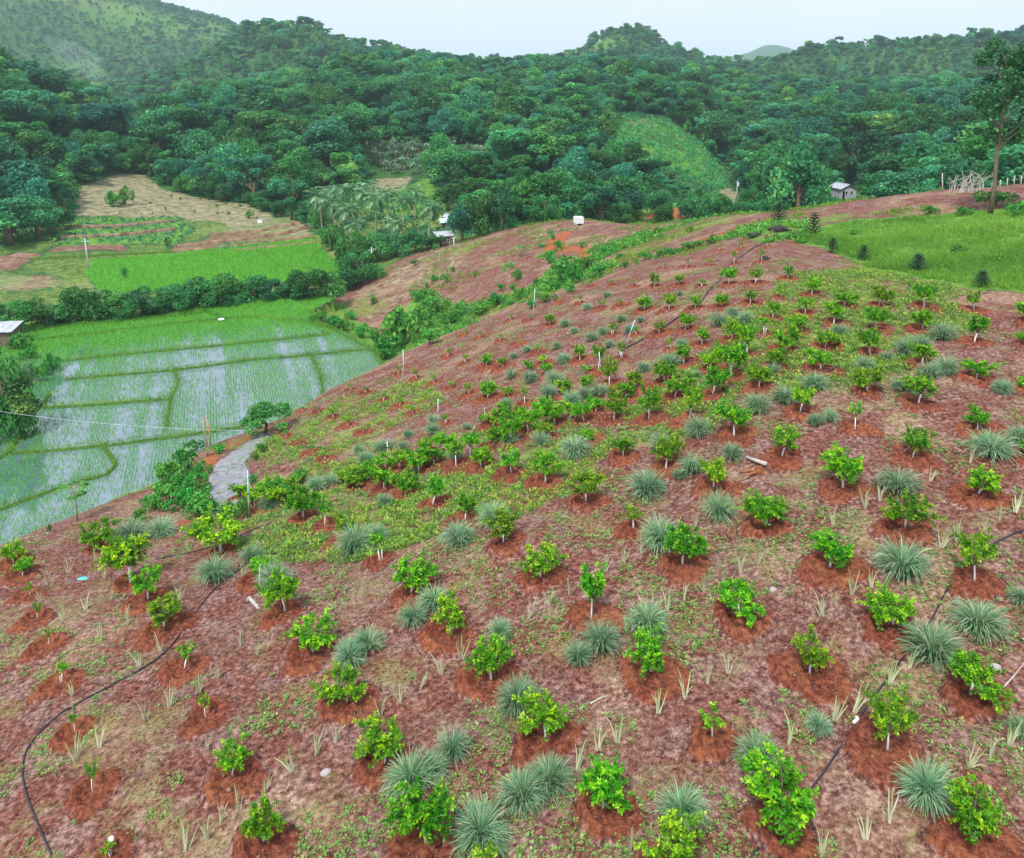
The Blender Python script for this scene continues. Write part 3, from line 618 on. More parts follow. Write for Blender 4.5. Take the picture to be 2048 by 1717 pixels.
# base column, base row, crown width, height above the base, all in photo pixels
CITRUS = '''1302,1348,84,78 1619,1351,66,86 1942,1393,120,94 1092,1478,102,84 1424,1477,54,66 1775,1502,82,116 1205,1622,106,108 1563,1655,136,140 1952,1684,100,104 1340,1752,122,104
98,1293,13,36 123,1368,22,42 369,1340,33,52 150,1466,21,48 411,1437,22,46 185,1584,29,60 465,1555,70,64 626,1308,102,70 694,1408,95,70 983,1362,86,82 772,1529,100,82 853,1688,114,112 528,1687,73,76 222,1718,26,32 975,1752,60,56
1081,1157,76,68 1183,1237,56,108 1479,1232,104,78 1787,1253,92,76 1949,1164,68,102 1660,1137,76,72 1366,1132,80,78 1267,1060,36,50 1533,1052,92,68 1810,1057,100,74 1956,991,64,60 1686,979,72,84 1825,918,54,66 1172,1005,63,64 1427,977,54,64 1332,940,58,72 1564,915,56,74 1246,914,43,44 1091,967,56,72
1955,862,49,50 1710,861,31,60 1468,874,70,70 1600,827,47,57 1379,839,38,70 1298,840,50,74 1425,791,50,62 1350,796,62,54 1272,776,36,42 1330,764,44,42 1518,777,46,48 1460,755,66,74
1545,738,48,50 1642,740,50,46 1568,703,66,54 1494,713,38,70 1650,697,50,40 1403,691,26,37 1343,703,15,31 1368,730,32,44 1464,681,38,46 1528,672,23,44 1589,665,46,42 1545,638,28,38 1370,663,30,38 1318,669,24,32 1338,621,30,36 1390,619,25,33 1443,615,26,33 1500,609,25,32 1561,597,17,22 1623,591,33,41 1610,629,29,38 1309,575,24,33 1357,572,19,24 1403,575,16,18 1456,571,33,37 1511,568,29,38 1575,559,20,30
1373,536,8,20 1418,533,9,18 1468,530,10,31 1523,526,10,27 1438,503,9,18 1482,499,9,18 1533,495,7,18 1328,539,6,14 1496,477,6,16 1544,474,7,16 1594,466,6,16
1689,615,48,38 1758,613,42,43 1848,615,42,48 1948,621,29,46 1751,660,44,48 1845,662,48,52 1667,651,44,48 1741,711,44,56 1844,729,48,46 1949,687,38,60 2056,648,42,46 1952,759,60,45 1733,784,78,56 1837,809,57,62 2052,694,34,32 2052,782,40,30 2060,915,46,32
1289,622,34,34 1202,618,17,22 1240,613,13,19 1226,671,20,27 1272,671,15,19 1099,652,22,27 1160,723,26,37 1197,742,26,54 1245,718,20,34 1218,772,34,60 1228,841,54,62 1174,750,21,23 1172,782,32,33 1132,790,38,40 1050,810,20,41 975,798,34,36 1016,793,26,22 1006,735,21,21 972,734,23,28 1000,684,10,18 960,677,10,15 1037,690,9,12 1077,706,14,18 1021,641,8,14 1059,642,9,14 1119,605,8,13 1160,608,9,19 1181,574,7,14 1223,573,9,16 1264,576,11,22 1056,746,25,26 1085,729,20,22 1093,751,24,26
912,934,36,66 961,936,52,50 1022,948,38,54 940,911,40,52 868,931,45,42 985,894,36,43 1024,886,50,50 1056,866,50,48 1030,851,42,42 1110,851,60,56 1168,846,46,46 484,1002,44,40 530,990,46,40 582,986,40,34 690,968,44,38 742,962,44,40 800,938,46,40 856,908,44,38 892,902,40,40 985,852,40,34 1004,842,40,36 1076,834,46,40 1140,836,40,36 1192,826,38,34 1250,800,36,36 1420,742,40,38 1092,880,40,40 1172,884,31,26 866,1012,34,64 930,1042,44,60 1007,1087,65,66
715,976,48,42 768,979,50,50 810,991,52,54 838,946,56,52 772,941,45,36 608,1037,66,64 650,1053,30,62 695,1079,52,54 760,1125,34,62 510,1017,40,42 550,1017,42,44
572,875,11,15 598,888,12,14 625,907,11,17 650,921,10,17 727,866,10,15
442,1107,110,80 195,1100,70,60 262,1168,88,98 296,1201,55,72 329,1257,72,62 570,1226,70,78 520,1162,44,46 822,1188,82,70 900,1266,74,70 45,1153,42,38 28,1129,46,46 61,1193,17,28 75,1240,19,38
605,823,7,12 638,826,9,14 667,837,15,22 697,853,11,20 767,803,11,18 799,814,11,18 826,828,13,15 702,782,11,16 733,787,13,15 833,760,11,24 868,768,10,20 902,778,14,18 937,790,17,30 895,715,11,22 932,727,13,20 797,749,13,20 930,671,9,16 891,848,15,20 960,856,15,26'''
CITRUS = [tuple(map(int, t.split(','))) for t in CITRUS.split()]
def rows_for(): return [(560, 'top of orchard'), (640, 'uppermost rows'), (720, 'upper rows'), (800, 'upper middle rows'), (880, 'middle rows'), (960, 'centre belt of slope'), (1060, 'lower middle rows'), (1180, 'lower rows'), (1320, 'near rows'), (1460, 'nearer rows'), (1600, 'front rows'), (9999, 'bottom edge')]
BASIN_XY = []; cit_items = []
def make_basin(x, y, R, seed):
    r = np.random.default_rng(seed); nA, prof = 30, [(0.0, 0.075), (0.16, 0.06), (0.34, 0.02), (0.5, 0.035), (0.63, 0.14), (0.76, 0.20), (0.90, 0.14), (1.04, 0.06), (1.18, 0.015), (1.3, -0.08)]; TT = [1, 1, 1, 1, 1, 1, 0.85, 0.5, 0.15, 0.0]
    a = np.linspace(0, 2 * PI, nA, endpoint=False)
    wob = 1 + 0.12 * np.sin(a * 2 + r.random() * 6) + 0.09 * np.sin(a * 3 + r.random() * 6) + r.normal(0, 0.03, nA)
    V = []; c0 = float(ground(x, y))
    gx_, gy_ = float(ground(x + .5, y)) - float(ground(x - .5, y)), float(ground(x, y + .5)) - float(ground(x, y - .5))
    for t, h in prof:
        X = x + np.cos(a) * R * t * wob; Y = y + np.sin(a) * R * t * wob
        down = -(np.cos(a) * gx_ + np.sin(a) * gy_) / max(math.hypot(gx_, gy_), 1e-3)      # 1 on the downhill side
        hh = h * (1 + 0.5 * down * (t > 0.5)) + (r.normal(0, 0.02, nA) if 0 < t < 1.05 else 0)
        V.append(np.stack([X, Y, ground(X, Y) + hh], -1))
    V = np.concatenate(V); n = len(prof)
    F = [(i*nA + k, i*nA + (k+1) % nA, (i+1)*nA + (k+1) % nA, (i+1)*nA + k) for i in range(n - 1) for k in range(nA)]
    return mesh_np('planting_basin', V, F, np.repeat(np.array(TT) * r.uniform(0.7, 1.0), nA), smooth=True)
def depr(px, py):
    return -math.atan(pix_az_tan(px, py)[1])
for i, (px, py, w, h) in enumerate(CITRUS):
    hit = ray(px, py, 6, 115)
    if hit is None or math.hypot(hit[0], hit[1]) > 114: continue
    x, y, z, dep = hit; mpp = dep / FPX; de = depr(px, py)
    Wm = w * mpp; Hm = max((h * mpp - 0.28 * Wm * math.sin(de)) / math.cos(de), 0.62 * Wm, 0.45)
    rr = random.Random(i * 13 + 5)
    ratio = Hm / Wm
    shp = 'sapling' if Wm < 0.75 else 'tall' if ratio > 1.25 else 'spread' if ratio < 0.82 else 'round'
    v = CIT[shp][rr.randrange(len(CIT[shp]))]
    sx = Wm / v['w'] * 1.10; sz = Hm / v['h'] * 0.98
    if shp == 'sapling': sx = max(sx, sz * 0.45)
    t = empty('citrus_tree', (x, y, z), rr.uniform(0, 2 * PI), (sx, sx, sz))
    t.rotation_euler = (rr.gauss(0, .07), rr.gauss(0, .07), t.rotation_euler.z); obj('trunk', v['trunk'], 'white', t); obj('branch', v['branches'], 'bark', t); obj('crown', v['crown'], 'citrus', t)
    for ch in t.children:
        if ch.name.startswith('crown'): ch['label'] = 'bright green glossy leaves'
        if ch.name.startswith('trunk'): ch['label'] = 'whitewashed lower trunk'
    look = 'sparse little citrus sapling' if Wm < 0.6 else 'slim citrus sapling' if shp == 'sapling' else 'tall narrow citrus tree' if shp == 'tall' else 'broad spreading citrus tree' if shp == 'spread' else 'rounded bushy citrus tree'
    cit_items.append((t, look, px, py))
    R = rr.uniform(0.72, 0.98) if Wm > 0.75 else rr.uniform(0.55, 0.8)
    bx, by = x + rr.uniform(-.12, .12), y - R * 0.12
    if all((bx - q[0]) ** 2 + (by - q[1]) ** 2 > (0.8 * (R + q[2])) ** 2 for q in BASIN_XY):
        obj('planting_basin', make_basin(bx, by, R, i), 'basin', GROUND); BASIN_XY.append((bx, by, R))
single_out(cit_items, 'citrus tree', 'young citrus trees with whitewashed trunks', rows_for())

def make_lemongrass(seed, nb=620):
    r = np.random.default_rng(seed); S = 6; V = []; F = []; T = []; fav = r.uniform(0, 2 * PI); nb = int(nb * r.uniform(0.75, 1.2)); skew = r.uniform(0.1, 0.5)
    for i in range(nb):
        az = r.uniform(0, 2 * PI); az = az + skew * math.sin(fav - az) * r.random() * 2; dead = r.random() < 0.12; b = r.uniform(0, 0.17) ** 1.0; base = np.array([math.cos(az) * b, math.sin(az) * b, -0.03])
        az2 = az + r.normal(0, 0.5); tilt = r.uniform(0, 0.75) + b * 1.5; ln = r.uniform(0.6, 1.05)
        w = r.uniform(0.006, 0.012); droop = r.uniform(0.9, 2.6); side = np.array([-math.sin(az2), math.cos(az2), 0])
        side = norm(side + r.normal(0, 0.4, 3)); p = base.copy(); n0 = len(V); ty = r.uniform(0.3, 0.75)
        for s in range(S + 1):
            t = s / S; ww = w * (1 - t) ** 0.6 + 0.003
            V.append(p - side * ww); V.append(p + side * ww); T += [1.0 if dead else np.clip(ty * (0.30 + 0.75 * t) + 0.30 * max(0, t - 0.7) * 3.3 * (i % 3 == 0), 0, 1)] * 2
            an = tilt + droop * t * t
            p = p + np.array([math.cos(az2) * math.sin(an), math.sin(az2) * math.sin(an), math.cos(an)]) * ln / S
            if p[2] < 0.03: p[2] = 0.03 + r.random() * 0.03
        for s in range(S): F.append((n0 + 2*s, n0 + 2*s + 1, n0 + 2*s + 3, n0 + 2*s + 2))
    V = np.array(V)
    return mesh_np('lemongrass_clump', V, np.array(F), T), np.percentile(np.hypot(V[:, 0], V[:, 1]), 97) * 2
LEM = [make_lemongrass(50 + k) for k in range(9)]
LEMON = '''1206,1312,78,74 1157,1340,60,62 1030,1436,82,84 1866,1334,100,88 1957,1281,92,80 2042,1482,48,70 1635,1474,48,60 1518,1545,80,72 1364,1664,90,94 1100,1603,88,92 1048,1630,88,94 1855,1618,102,96
700,1338,62,62 736,1310,64,58 905,1536,78,86 828,1594,92,84 866,1565,60,74 955,1708,100,106
1398,877,54,50 1292,1001,70,64 1325,908,50,52 1388,953,54,54 1360,964,32,30 1462,924,43,46 1437,1043,66,64 1325,1101,74,68 1797,994,78,60 1805,1166,106,86 1150,917,66,46 1080,896,39,40 1295,1273,76,70 1983,916,78,56 2042,893,54,60 985,1060,60,58 918,1101,64,60 2042,1216,46,54 870,1226,56,56 828,1259,60,56 1000,1282,50,46
708,1116,76,66 748,1097,54,52 428,1172,78,62 505,1132,46,52 553,1187,72,62 770,1018,36,38 636,984,44,34 665,978,40,32 540,1026,44,42 466,1036,52,36 436,1034,44,32 262,1086,70,44 322,1076,60,42
731,934,38,34 717,910,26,24 766,905,40,28 806,902,26,24 815,878,23,25 867,871,32,26 866,849,28,22 934,862,20,22 1020,893,40,30 910,922,32,28
1129,656,24,22 1149,669,19,20 1213,598,19,22 1175,621,19,18 1243,646,22,24 1281,646,16,22 1257,669,28,26 1206,672,26,26 1184,684,24,22 1218,698,24,24 1054,708,22,26 1115,700,21,22 1027,719,19,20 1127,731,33,34 1024,759,30,26 1060,769,36,30 1110,769,40,30 1096,801,42,34 1170,800,34,28 1200,795,36,32 1145,812,42,32 1012,816,24,28 1286,746,30,34 1290,612,28,30
1440,655,42,36 1490,651,36,34 1466,638,32,28 1364,701,30,34 1339,741,48,38 1359,593,15,18 1388,765,32,36 1679,672,31,34 1545,754,34,36 1624,786,54,52 1567,812,50,50 1517,831,54,50 1886,682,52,44 1810,713,50,48 1840,704,44,44 1773,726,31,36 1735,685,34,32 1860,760,48,46 1890,752,48,50 1728,742,38,38 1802,786,40,42 2005,787,42,30 1660,847,36,42 1633,853,33,32'''
LEMON = [tuple(map(int, t.split(','))) for t in LEMON.split()]
lem_items = []; LEM_XY = []
for i, (px, py, w, h) in enumerate(LEMON):
    de = depr(px, py)
    hit = ray(px, py - 0.16 * h * math.sin(de) * 2, 6, 115)
    if hit is None: continue
    x, y, z, dep = hit; mpp = dep / FPX; Wm = w * mpp
    Hm = max((h * mpp - 0.55 * Wm * math.sin(de)) / math.cos(de), 0.5 * Wm)
    rr = random.Random(i * 7 + 1); me, w0 = LEM[rr.randrange(9)]
    s = Wm / w0 * 1.22; o = obj('lemongrass_clump', me, 'lemon', None, (x, y, z)); o.rotation_euler = (rr.gauss(0, .09), rr.gauss(0, .09), rr.uniform(0, 6.3))
    o.scale = (s * rr.uniform(0.88, 1.12), s * rr.uniform(0.88, 1.12), min(max(Hm / 0.72, 0.8 * s), 1.25 * s)); LEM_XY.append((x, y, Wm / 2))
    look = 'large arching lemongrass clump' if Wm > 1.5 else 'small lemongrass tuft' if Wm < 0.9 else 'blue-green lemongrass clump'
    lem_items.append((o, look, px, py))
single_out(lem_items, 'grass clump', 'lemongrass clumps between the citrus trees', rows_for())

def make_slip(seed):
    r = np.random.default_rng(seed); V = []; F = []; T = []
    for i in range(int(r.integers(7, 12))):
        az = r.uniform(0, 2 * PI); tilt = abs(r.normal(0.12, 0.14)); ln = r.uniform(0.3, 0.62); w = 0.017; p = np.array([math.cos(az) * .02, math.sin(az) * .02, -0.04]); side = norm(r.normal(size=3) * [1, 1, 0.2]); n0 = len(V); bend = r.uniform(0, 1.6) * (r.random() < 0.5)
        for s in range(5):
            t = s / 4; ww = w * (1 - 0.7 * t); V += [p - side * ww, p + side * ww]; T += [t, t]
            an = tilt + bend * t * t; p = p + np.array([math.cos(az) * math.sin(an), math.sin(az) * math.sin(an), math.cos(an)]) * ln / 4
        for s in range(4): F.append((n0 + 2*s, n0 + 2*s + 1, n0 + 2*s + 3, n0 + 2*s + 2))
    return mesh_np('grass_slip', V, np.array(F), T)
SLIP = [make_slip(900 + k) for k in range(8)]
SLIPS = '''1391,1052 1665,1052 1699,1035 1730,1017 1760,1002 1941,925 1861,962 1999,1040 2031,1025 1284,1107 1246,1125 1211,1142 1139,1190 1515,1130 1481,1147 1446,1170 1410,1185 1334,1222 1368,1202 1884,1095 1914,1085 1742,1175 1704,1190 1673,1212 1644,1232 1058,1237 1099,1210 1253,1260 1456,1347 1415,1367 1370,1397 1316,1427 1235,1487 1154,1540 1579,1490 1670,1440 1709,1425 1779,1367 1819,1337 1261,1705 1731,1680 1779,1645 1979,1515 1939,1535 2019,1490 1644,1710 1196,1500 202,1275 482,1290 279,1335 397,1387 339,1415 291,1442 145,1392 762,1430 840,1380 800,1405 882,1350 922,1320 415,1497 152,1522 530,1585 477,1622 442,1645 585,1545 632,1512 672,1485 725,1460 372,1702 415,1680 515,1310 200,1495 437,1357 322,1305 100,1155 137,1147 172,1220 127,1242 210,1157 222,1200 82,1205 192,1122 255,1250 360,1200 377,1095 485,1160'''
slip_items = []
for i, t in enumerate(SLIPS.split()):
    px, py = map(int, t.split(',')); hit = ray(px, py, 6, 80)
    if not hit: continue
    rr = random.Random(i); o = obj('grass_slip', SLIP[i % 8], 'slip', None, hit[:3]); o.rotation_euler = (rr.gauss(0, .12), rr.gauss(0, .12), rr.uniform(0, 6)); s = rr.uniform(1.15, 1.6); o.scale = (s, s, s)
    slip_items.append((o, 'thin pale newly planted lemongrass slip', px, py))
single_out(slip_items, 'grass slip', 'newly planted lemongrass slips', [(1100, 'lower middle rows'), (1180, 'lower rows'), (1240, 'near lower rows'), (1320, 'near rows'), (1390, 'nearer rows'), (1460, 'forward rows'), (1540, 'front rows'), (1620, 'foremost rows'), (9999, 'bottom edge')])

# ------------------------------------------------------------------ weeds, straw and grass too many to count
def free_of_basins(x, y, k=0.92):
    ok = np.ones(len(x), bool)
    for bx, by, R in BASIN_XY: ok &= (x - bx) ** 2 + (y - by) ** 2 > (R * k) ** 2
    return ok
def polar_points(n, r0, r1, a0=-0.70, a1=0.70, power=1.0):
    r = (r0 ** (2 - power) + rng.random(n) * (r1 ** (2 - power) - r0 ** (2 - power))) ** (1 / (2 - power)); a = rng.uniform(a0, a1, n)
    return r * np.sin(a), r * np.cos(a)
def zone_at(ch, x, y):
    a = np.clip((np.arctan2(x, y) - az_cols[0]) / (az_cols[-1] - az_cols[0]) * (len(az_cols) - 1), 0, len(az_cols) - 1).astype(int)
    j = np.clip(np.searchsorted(r_rows, np.hypot(x, y)), 0, len(r_rows) - 1)
    return ch[j, a]
def rosettes(name, x, y, size, nl, mat, label, up=0.5, aspect=0.5, tint=(0.2, 0.9), wide=1.0):
    n = len(x); z = ground(x, y); k = nl
    az = rng.uniform(0, 2 * PI, (n, k)); sz = np.broadcast_to(np.asarray(size), (n,))[:, None] * rng.uniform(0.6, 1.2, (n, k))
    el = np.clip(rng.normal(up, 0.3, (n, k)), 0.05, 1.4)
    D = np.stack([np.cos(az) * np.cos(el), np.sin(az) * np.cos(el), np.sin(el)], -1)
    off = rng.uniform(0.1, 0.9, (n, k)) * wide
    C = np.stack([x, y, z], -1)[:, None, :] + D * (sz * (0.5 + off))[..., None]; C[..., 2] += 0.015
    Nn = np.stack([-np.cos(az) * np.sin(el), -np.sin(az) * np.sin(el), np.cos(el)], -1) + rng.normal(0, 0.25, (n, k, 3))
    V, F = leaves(C.reshape(-1, 3), D.reshape(-1, 3), Nn.reshape(-1, 3), sz.ravel(), sz.ravel() * aspect)
    pt = rng.uniform(tint[0], tint[1], (n, 1)) + rng.normal(0, 0.1, (n, k))
    return kind(obj(name, mesh_np(name, V, F, np.repeat(np.clip(pt.ravel(), 0, 1), 4)), mat), 'stuff', label)
# scattered broadleaf seedlings over the litter
x, y = polar_points(92000, 13, 75, power=0.7)
keep = (fbm(x * 0.45, y * 0.45, 3, 1) + 0.35 * (fbm(x * 2.2, y * 2.2, 2, 2) - 0.5) > 0.56) & free_of_basins(x, y) & (zone_at(LIT, x, y) > 0.5) & (base_z(x, y) > -30)
x, y = x[keep], y[keep]
rosettes('weeds', x, y, rng.uniform(0.035, 0.11, len(x)), 6, 'weed', 'small green weeds scattered over the red litter', 0.45, 0.6)
# yellow-green weed belts
x, y = polar_points(60000, 20, 95)
yz = zone_at(YEL, x, y); keep = (yz > 0.2) & (yz * 0.9 + fbm(x * 0.5, y * 0.5, 4, 2) > 0.82) & free_of_basins(x, y, 0.9) & (base_z(x, y) > -29)
x, y = x[keep], y[keep]
rosettes('yellowing_weeds', x, y, rng.uniform(0.09, 0.20, len(x)), 8, 'yweed', 'belt of low yellow-green weeds between citrus trees', 0.7, 0.42, (0.1, 1.0), 1.3)
x, y = polar_points(60000, 20, 95)
yz = zone_at(YEL, x, y); keep = (yz > 0.15) & (yz * 0.7 + fbm(x * 0.4 + 3, y * 0.4, 4, 1) > 0.76) & free_of_basins(x, y, 0.8) & (base_z(x, y) > -29)
x, y = x[keep], y[keep]
rosettes('belt_weeds', x, y, rng.uniform(0.07, 0.17, len(x)), 9, 'weed', 'fresh green weeds growing through the orchard belt', 0.7, 0.5, (0.0, 0.8), 1.3)
# dry straw lying on the ground
x, y = polar_points(220000, 12.5, 60, power=0.9)
keep = (fbm(x * 0.35 + 5, y * 0.35, 4, 3) + rng.normal(0, 0.07, len(x)) > 0.53) & free_of_basins(x, y, 0.78) & (base_z(x, y) > -25.5)
x, y = x[keep], y[keep]; n = len(x); z = ground(x, y)
az = rng.uniform(0, 2 * PI, n) * 0.35 + fbm(x * 0.4, y * 0.4, 2) * 9; D = np.stack([np.cos(az), np.sin(az), rng.normal(0.05, 0.18, n)], -1); ln = rng.uniform(0.04, 0.17, n)
V, F = leaves(np.stack([x, y, z + 0.03], -1), D, np.array([[0, 0, 1.0]]) + rng.normal(0, 0.2, (n, 3)), ln, rng.uniform(0.006, 0.02, n), 0.2)
kind(obj('dry_straw', mesh_np('dry_straw', V, F, np.repeat(rng.random(n), 4)), 'litter'), 'stuff', 'cut dry straw lying over the soil')
# clods and pebbles
x, y = polar_points(16000, 12.5, 45, power=0.8); keep = base_z(x, y) > -24; x, y = x[keep], y[keep]; n = len(x); z = ground(x, y)
s = np.exp(rng.normal(math.log(0.028), 0.45, n)); inb = ~free_of_basins(x, y, 1.0)
oc = np.array([(1, 0, 0), (0, 1, 0), (-1, 0, 0), (0, -1, 0), (0, 0, 1)], float); jit = rng.uniform(0.6, 1.3, (n, 5, 1))
V = (np.stack([x, y, z + 0.0 + inb * 0.09], -1)[:, None, :] + oc[None] * jit * s[:, None, None]).reshape(-1, 3)
b = (np.arange(n) * 5)[:, None, None]; F = (b + np.array([(0, 1, 4), (1, 2, 4), (2, 3, 4), (3, 0, 4)])[None]).reshape(-1, 3)
kind(obj('soil_clods', mesh_np('soil_clods', V, F), 'basin'), 'stuff', 'crumbs of red soil lying on the slope')
# tall grass of the right-hand field and other green ground
def grass_field(name, x, y, h, label, mat='grass', nb=7):
    n = len(x); z = ground(x, y); az = rng.uniform(0, 2 * PI, (n, nb)); el = np.clip(rng.normal(1.05, 0.28, (n, nb)), 0.3, 1.5)
    ln = np.broadcast_to(np.asarray(h), (n,))[:, None] * rng.uniform(0.6, 1.25, (n, nb))
    D = np.stack([np.cos(az) * np.cos(el), np.sin(az) * np.cos(el), np.sin(el)], -1)
    C = np.stack([x, y, z], -1)[:, None, :] + D * (ln / 2)[..., None] + np.concatenate([rng.normal(0, 0.1, (n, nb, 2)), np.zeros((n, nb, 1))], -1)
    V, F = leaves(C.reshape(-1, 3), D.reshape(-1, 3), rand_dirs(n * nb), ln.ravel(), ln.ravel() * 0.09, 0.1)
    pt = rng.uniform(0.1, 0.7, (n, 1)) * 0.5 + 1.1 * (fbm(x * 0.10, y * 0.10, 4)[:, None] - 0.3) + rng.normal(0, 0.1, (n, nb))
    return kind(obj(name, mesh_np(name, V, F, np.repeat(np.clip(pt.ravel(), 0, 1), 4)), mat), 'stuff', label)
x, y = polar_points(44000, 52, 122, 0.18, 0.72)
keep = (zone_at(GRA, x, y) > 0.9); x, y = x[keep], y[keep]
grass_field('tall_grass', x, y, 0.22 + 0.6 * fbm(x * 0.25, y * 0.25, 3, 1) ** 1.5, 'tall bright green grass on the right shoulder of the hill')
x, y = polar_points(40000, 84, 172, -0.32, 0.36)
gz = zone_at(GRA, x, y); keep = (gz > 0.35) & (gz + fbm(x * 0.2, y * 0.2, 3) > 0.9) & (base_z(x, y) > PZ + 0.6); x, y = x[keep], y[keep]
rosettes('gully_undergrowth', x, y, rng.uniform(0.14, 0.42, len(x)), 9, 'shrub', 'lush green undergrowth filling the gully', 0.7, 0.5, (0.0, 1.0), 1.4)
x, y = polar_points(60000, 60, 176, -0.34, 0.5)
keep = ((zone_at(TAN, x, y) > 0.3) | (zone_at(LIT, x, y) > 0.6)) & (base_z(x, y) > -37.4) & (fbm(x * 0.2, y * 0.2, 4, 3) > 0.555) & (np.hypot(x, y) > 95); x, y = x[keep], y[keep]
rosettes('slope_scrub', x, y, rng.uniform(0.10, 0.32, len(x)), 6, 'yweed', 'patchy low scrub on the far dry slope', 0.7, 0.45, (0.0, 0.7), 1.1)

# ------------------------------------------------------------------ rice seedlings in rows
THR = math.radians(20.5)
def rice(name, poly, z0, dense, label, dx, dy, hgt, amin, streak):
    xs = [p[0] for p in poly]; ys = [p[1] for p in poly]
    th = THR                                        # the rows run nearly along the valley
    cx_, cy_ = sum(xs) / len(xs), sum(ys) / len(ys); R = max(max(xs) - min(xs), max(ys) - min(ys)) * 0.75
    U, Vv = np.meshgrid(np.arange(-R, R, dx), np.arange(-R, R, dy)); U = U.ravel(); Vv = Vv.ravel()
    U = U + rng.normal(0, 0.04, U.size); Vv = Vv + rng.uniform(-.1, .1, U.size)
    x = cx_ + U * math.cos(th) - Vv * math.sin(th); y = cy_ + U * math.sin(th) + Vv * math.cos(th)
    px, py, d = project(x, y, np.full_like(x, PZ))
    ok = in_poly(x, y, poly) & (px > -140) & (px < 900) & (py < 1250); x, y, U, Vv = x[ok], y[ok], U[ok], Vv[ok]
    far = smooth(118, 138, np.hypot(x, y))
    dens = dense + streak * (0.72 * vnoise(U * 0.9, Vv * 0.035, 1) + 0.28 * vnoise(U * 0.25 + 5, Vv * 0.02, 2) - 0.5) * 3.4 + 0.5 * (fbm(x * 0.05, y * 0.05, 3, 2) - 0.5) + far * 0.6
    ok = rng.random(len(x)) < np.clip(dens, amin, 1); x, y = x[ok], y[ok]; n = len(x)
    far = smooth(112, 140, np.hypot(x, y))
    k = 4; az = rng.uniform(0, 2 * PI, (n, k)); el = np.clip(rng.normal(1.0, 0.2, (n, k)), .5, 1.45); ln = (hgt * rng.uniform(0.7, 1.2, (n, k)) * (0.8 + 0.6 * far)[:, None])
    D = np.stack([np.cos(az) * np.cos(el), np.sin(az) * np.cos(el), np.sin(el)], -1)
    zz = ground(x, y) + z0
    C = np.stack([x, y, zz], -1)[:, None, :] + D * (ln / 2)[..., None]
    Vt, F = leaves(C.reshape(-1, 3), D.reshape(-1, 3), rand_dirs(n * k), ln.ravel(), ln.ravel() * 0.16, 0.1)
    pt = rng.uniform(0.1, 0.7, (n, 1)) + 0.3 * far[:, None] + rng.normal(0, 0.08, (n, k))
    return kind(obj(name, mesh_np(name, Vt, F, np.repeat(np.clip(pt.ravel(), 0, 1), 4)), 'rice'), 'stuff', label)
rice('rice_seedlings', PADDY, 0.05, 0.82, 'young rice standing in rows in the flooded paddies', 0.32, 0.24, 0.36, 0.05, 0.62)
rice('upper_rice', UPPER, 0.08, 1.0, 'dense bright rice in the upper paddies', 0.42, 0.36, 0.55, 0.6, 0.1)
bx = np.concatenate([L[:, 0].repeat(9) for L in BLINES]); by = np.concatenate([L[:, 1].repeat(9) for L in BLINES])
bx = bx + rng.normal(0, 0.3, len(bx)); by = by + rng.normal(0, 0.3, len(by))
o = grass_field('bund_grass', bx, by, 0.42, 'grass growing along the paddy bunds', 'grass', 5); o.location.z = 0.28

# ------------------------------------------------------------------ trees of the valley and the hills
def lobed(r, lobes, n, size, tint0, flat=0.75, inner=0.12, up_bias=0.35):
    """leaf clumps spread over the shells of many overlapping lobes"""
    C = []; Nn = []; T = []; S = []
    wts = np.array([l[3] ** 2 for l in lobes]); wts /= wts.sum()
    for (lx, ly, lz, lr), w in zip(lobes, wts):
        m = max(8, int(n * w)); d = norm(r.normal(size=(m, 3)) + [0, 0, up_bias]); rad = lr * (1 - np.abs(r.normal(0, inner, m)))
        p = np.array([lx, ly, lz]) + d * rad[:, None] * [1, 1, flat]
        C.append(p); Nn.append(norm(d + r.normal(0, 0.75, (m, 3)))); T.append(tint0 + r.normal(0, 0.12) + r.normal(0, 0.17, m)); S.append(size * r.uniform(0.6, 1.35, m))
    C = np.concatenate(C); Nn = np.concatenate(Nn); T = np.concatenate(T); S = np.concatenate(S)
    D = norm(np.cross(Nn, r.normal(size=C.shape)))
    V, F = leaves(C, D, Nn, S, S * 0.8, 0.12)
    return V, F, np.repeat(np.clip(T, 0, 1), 4)
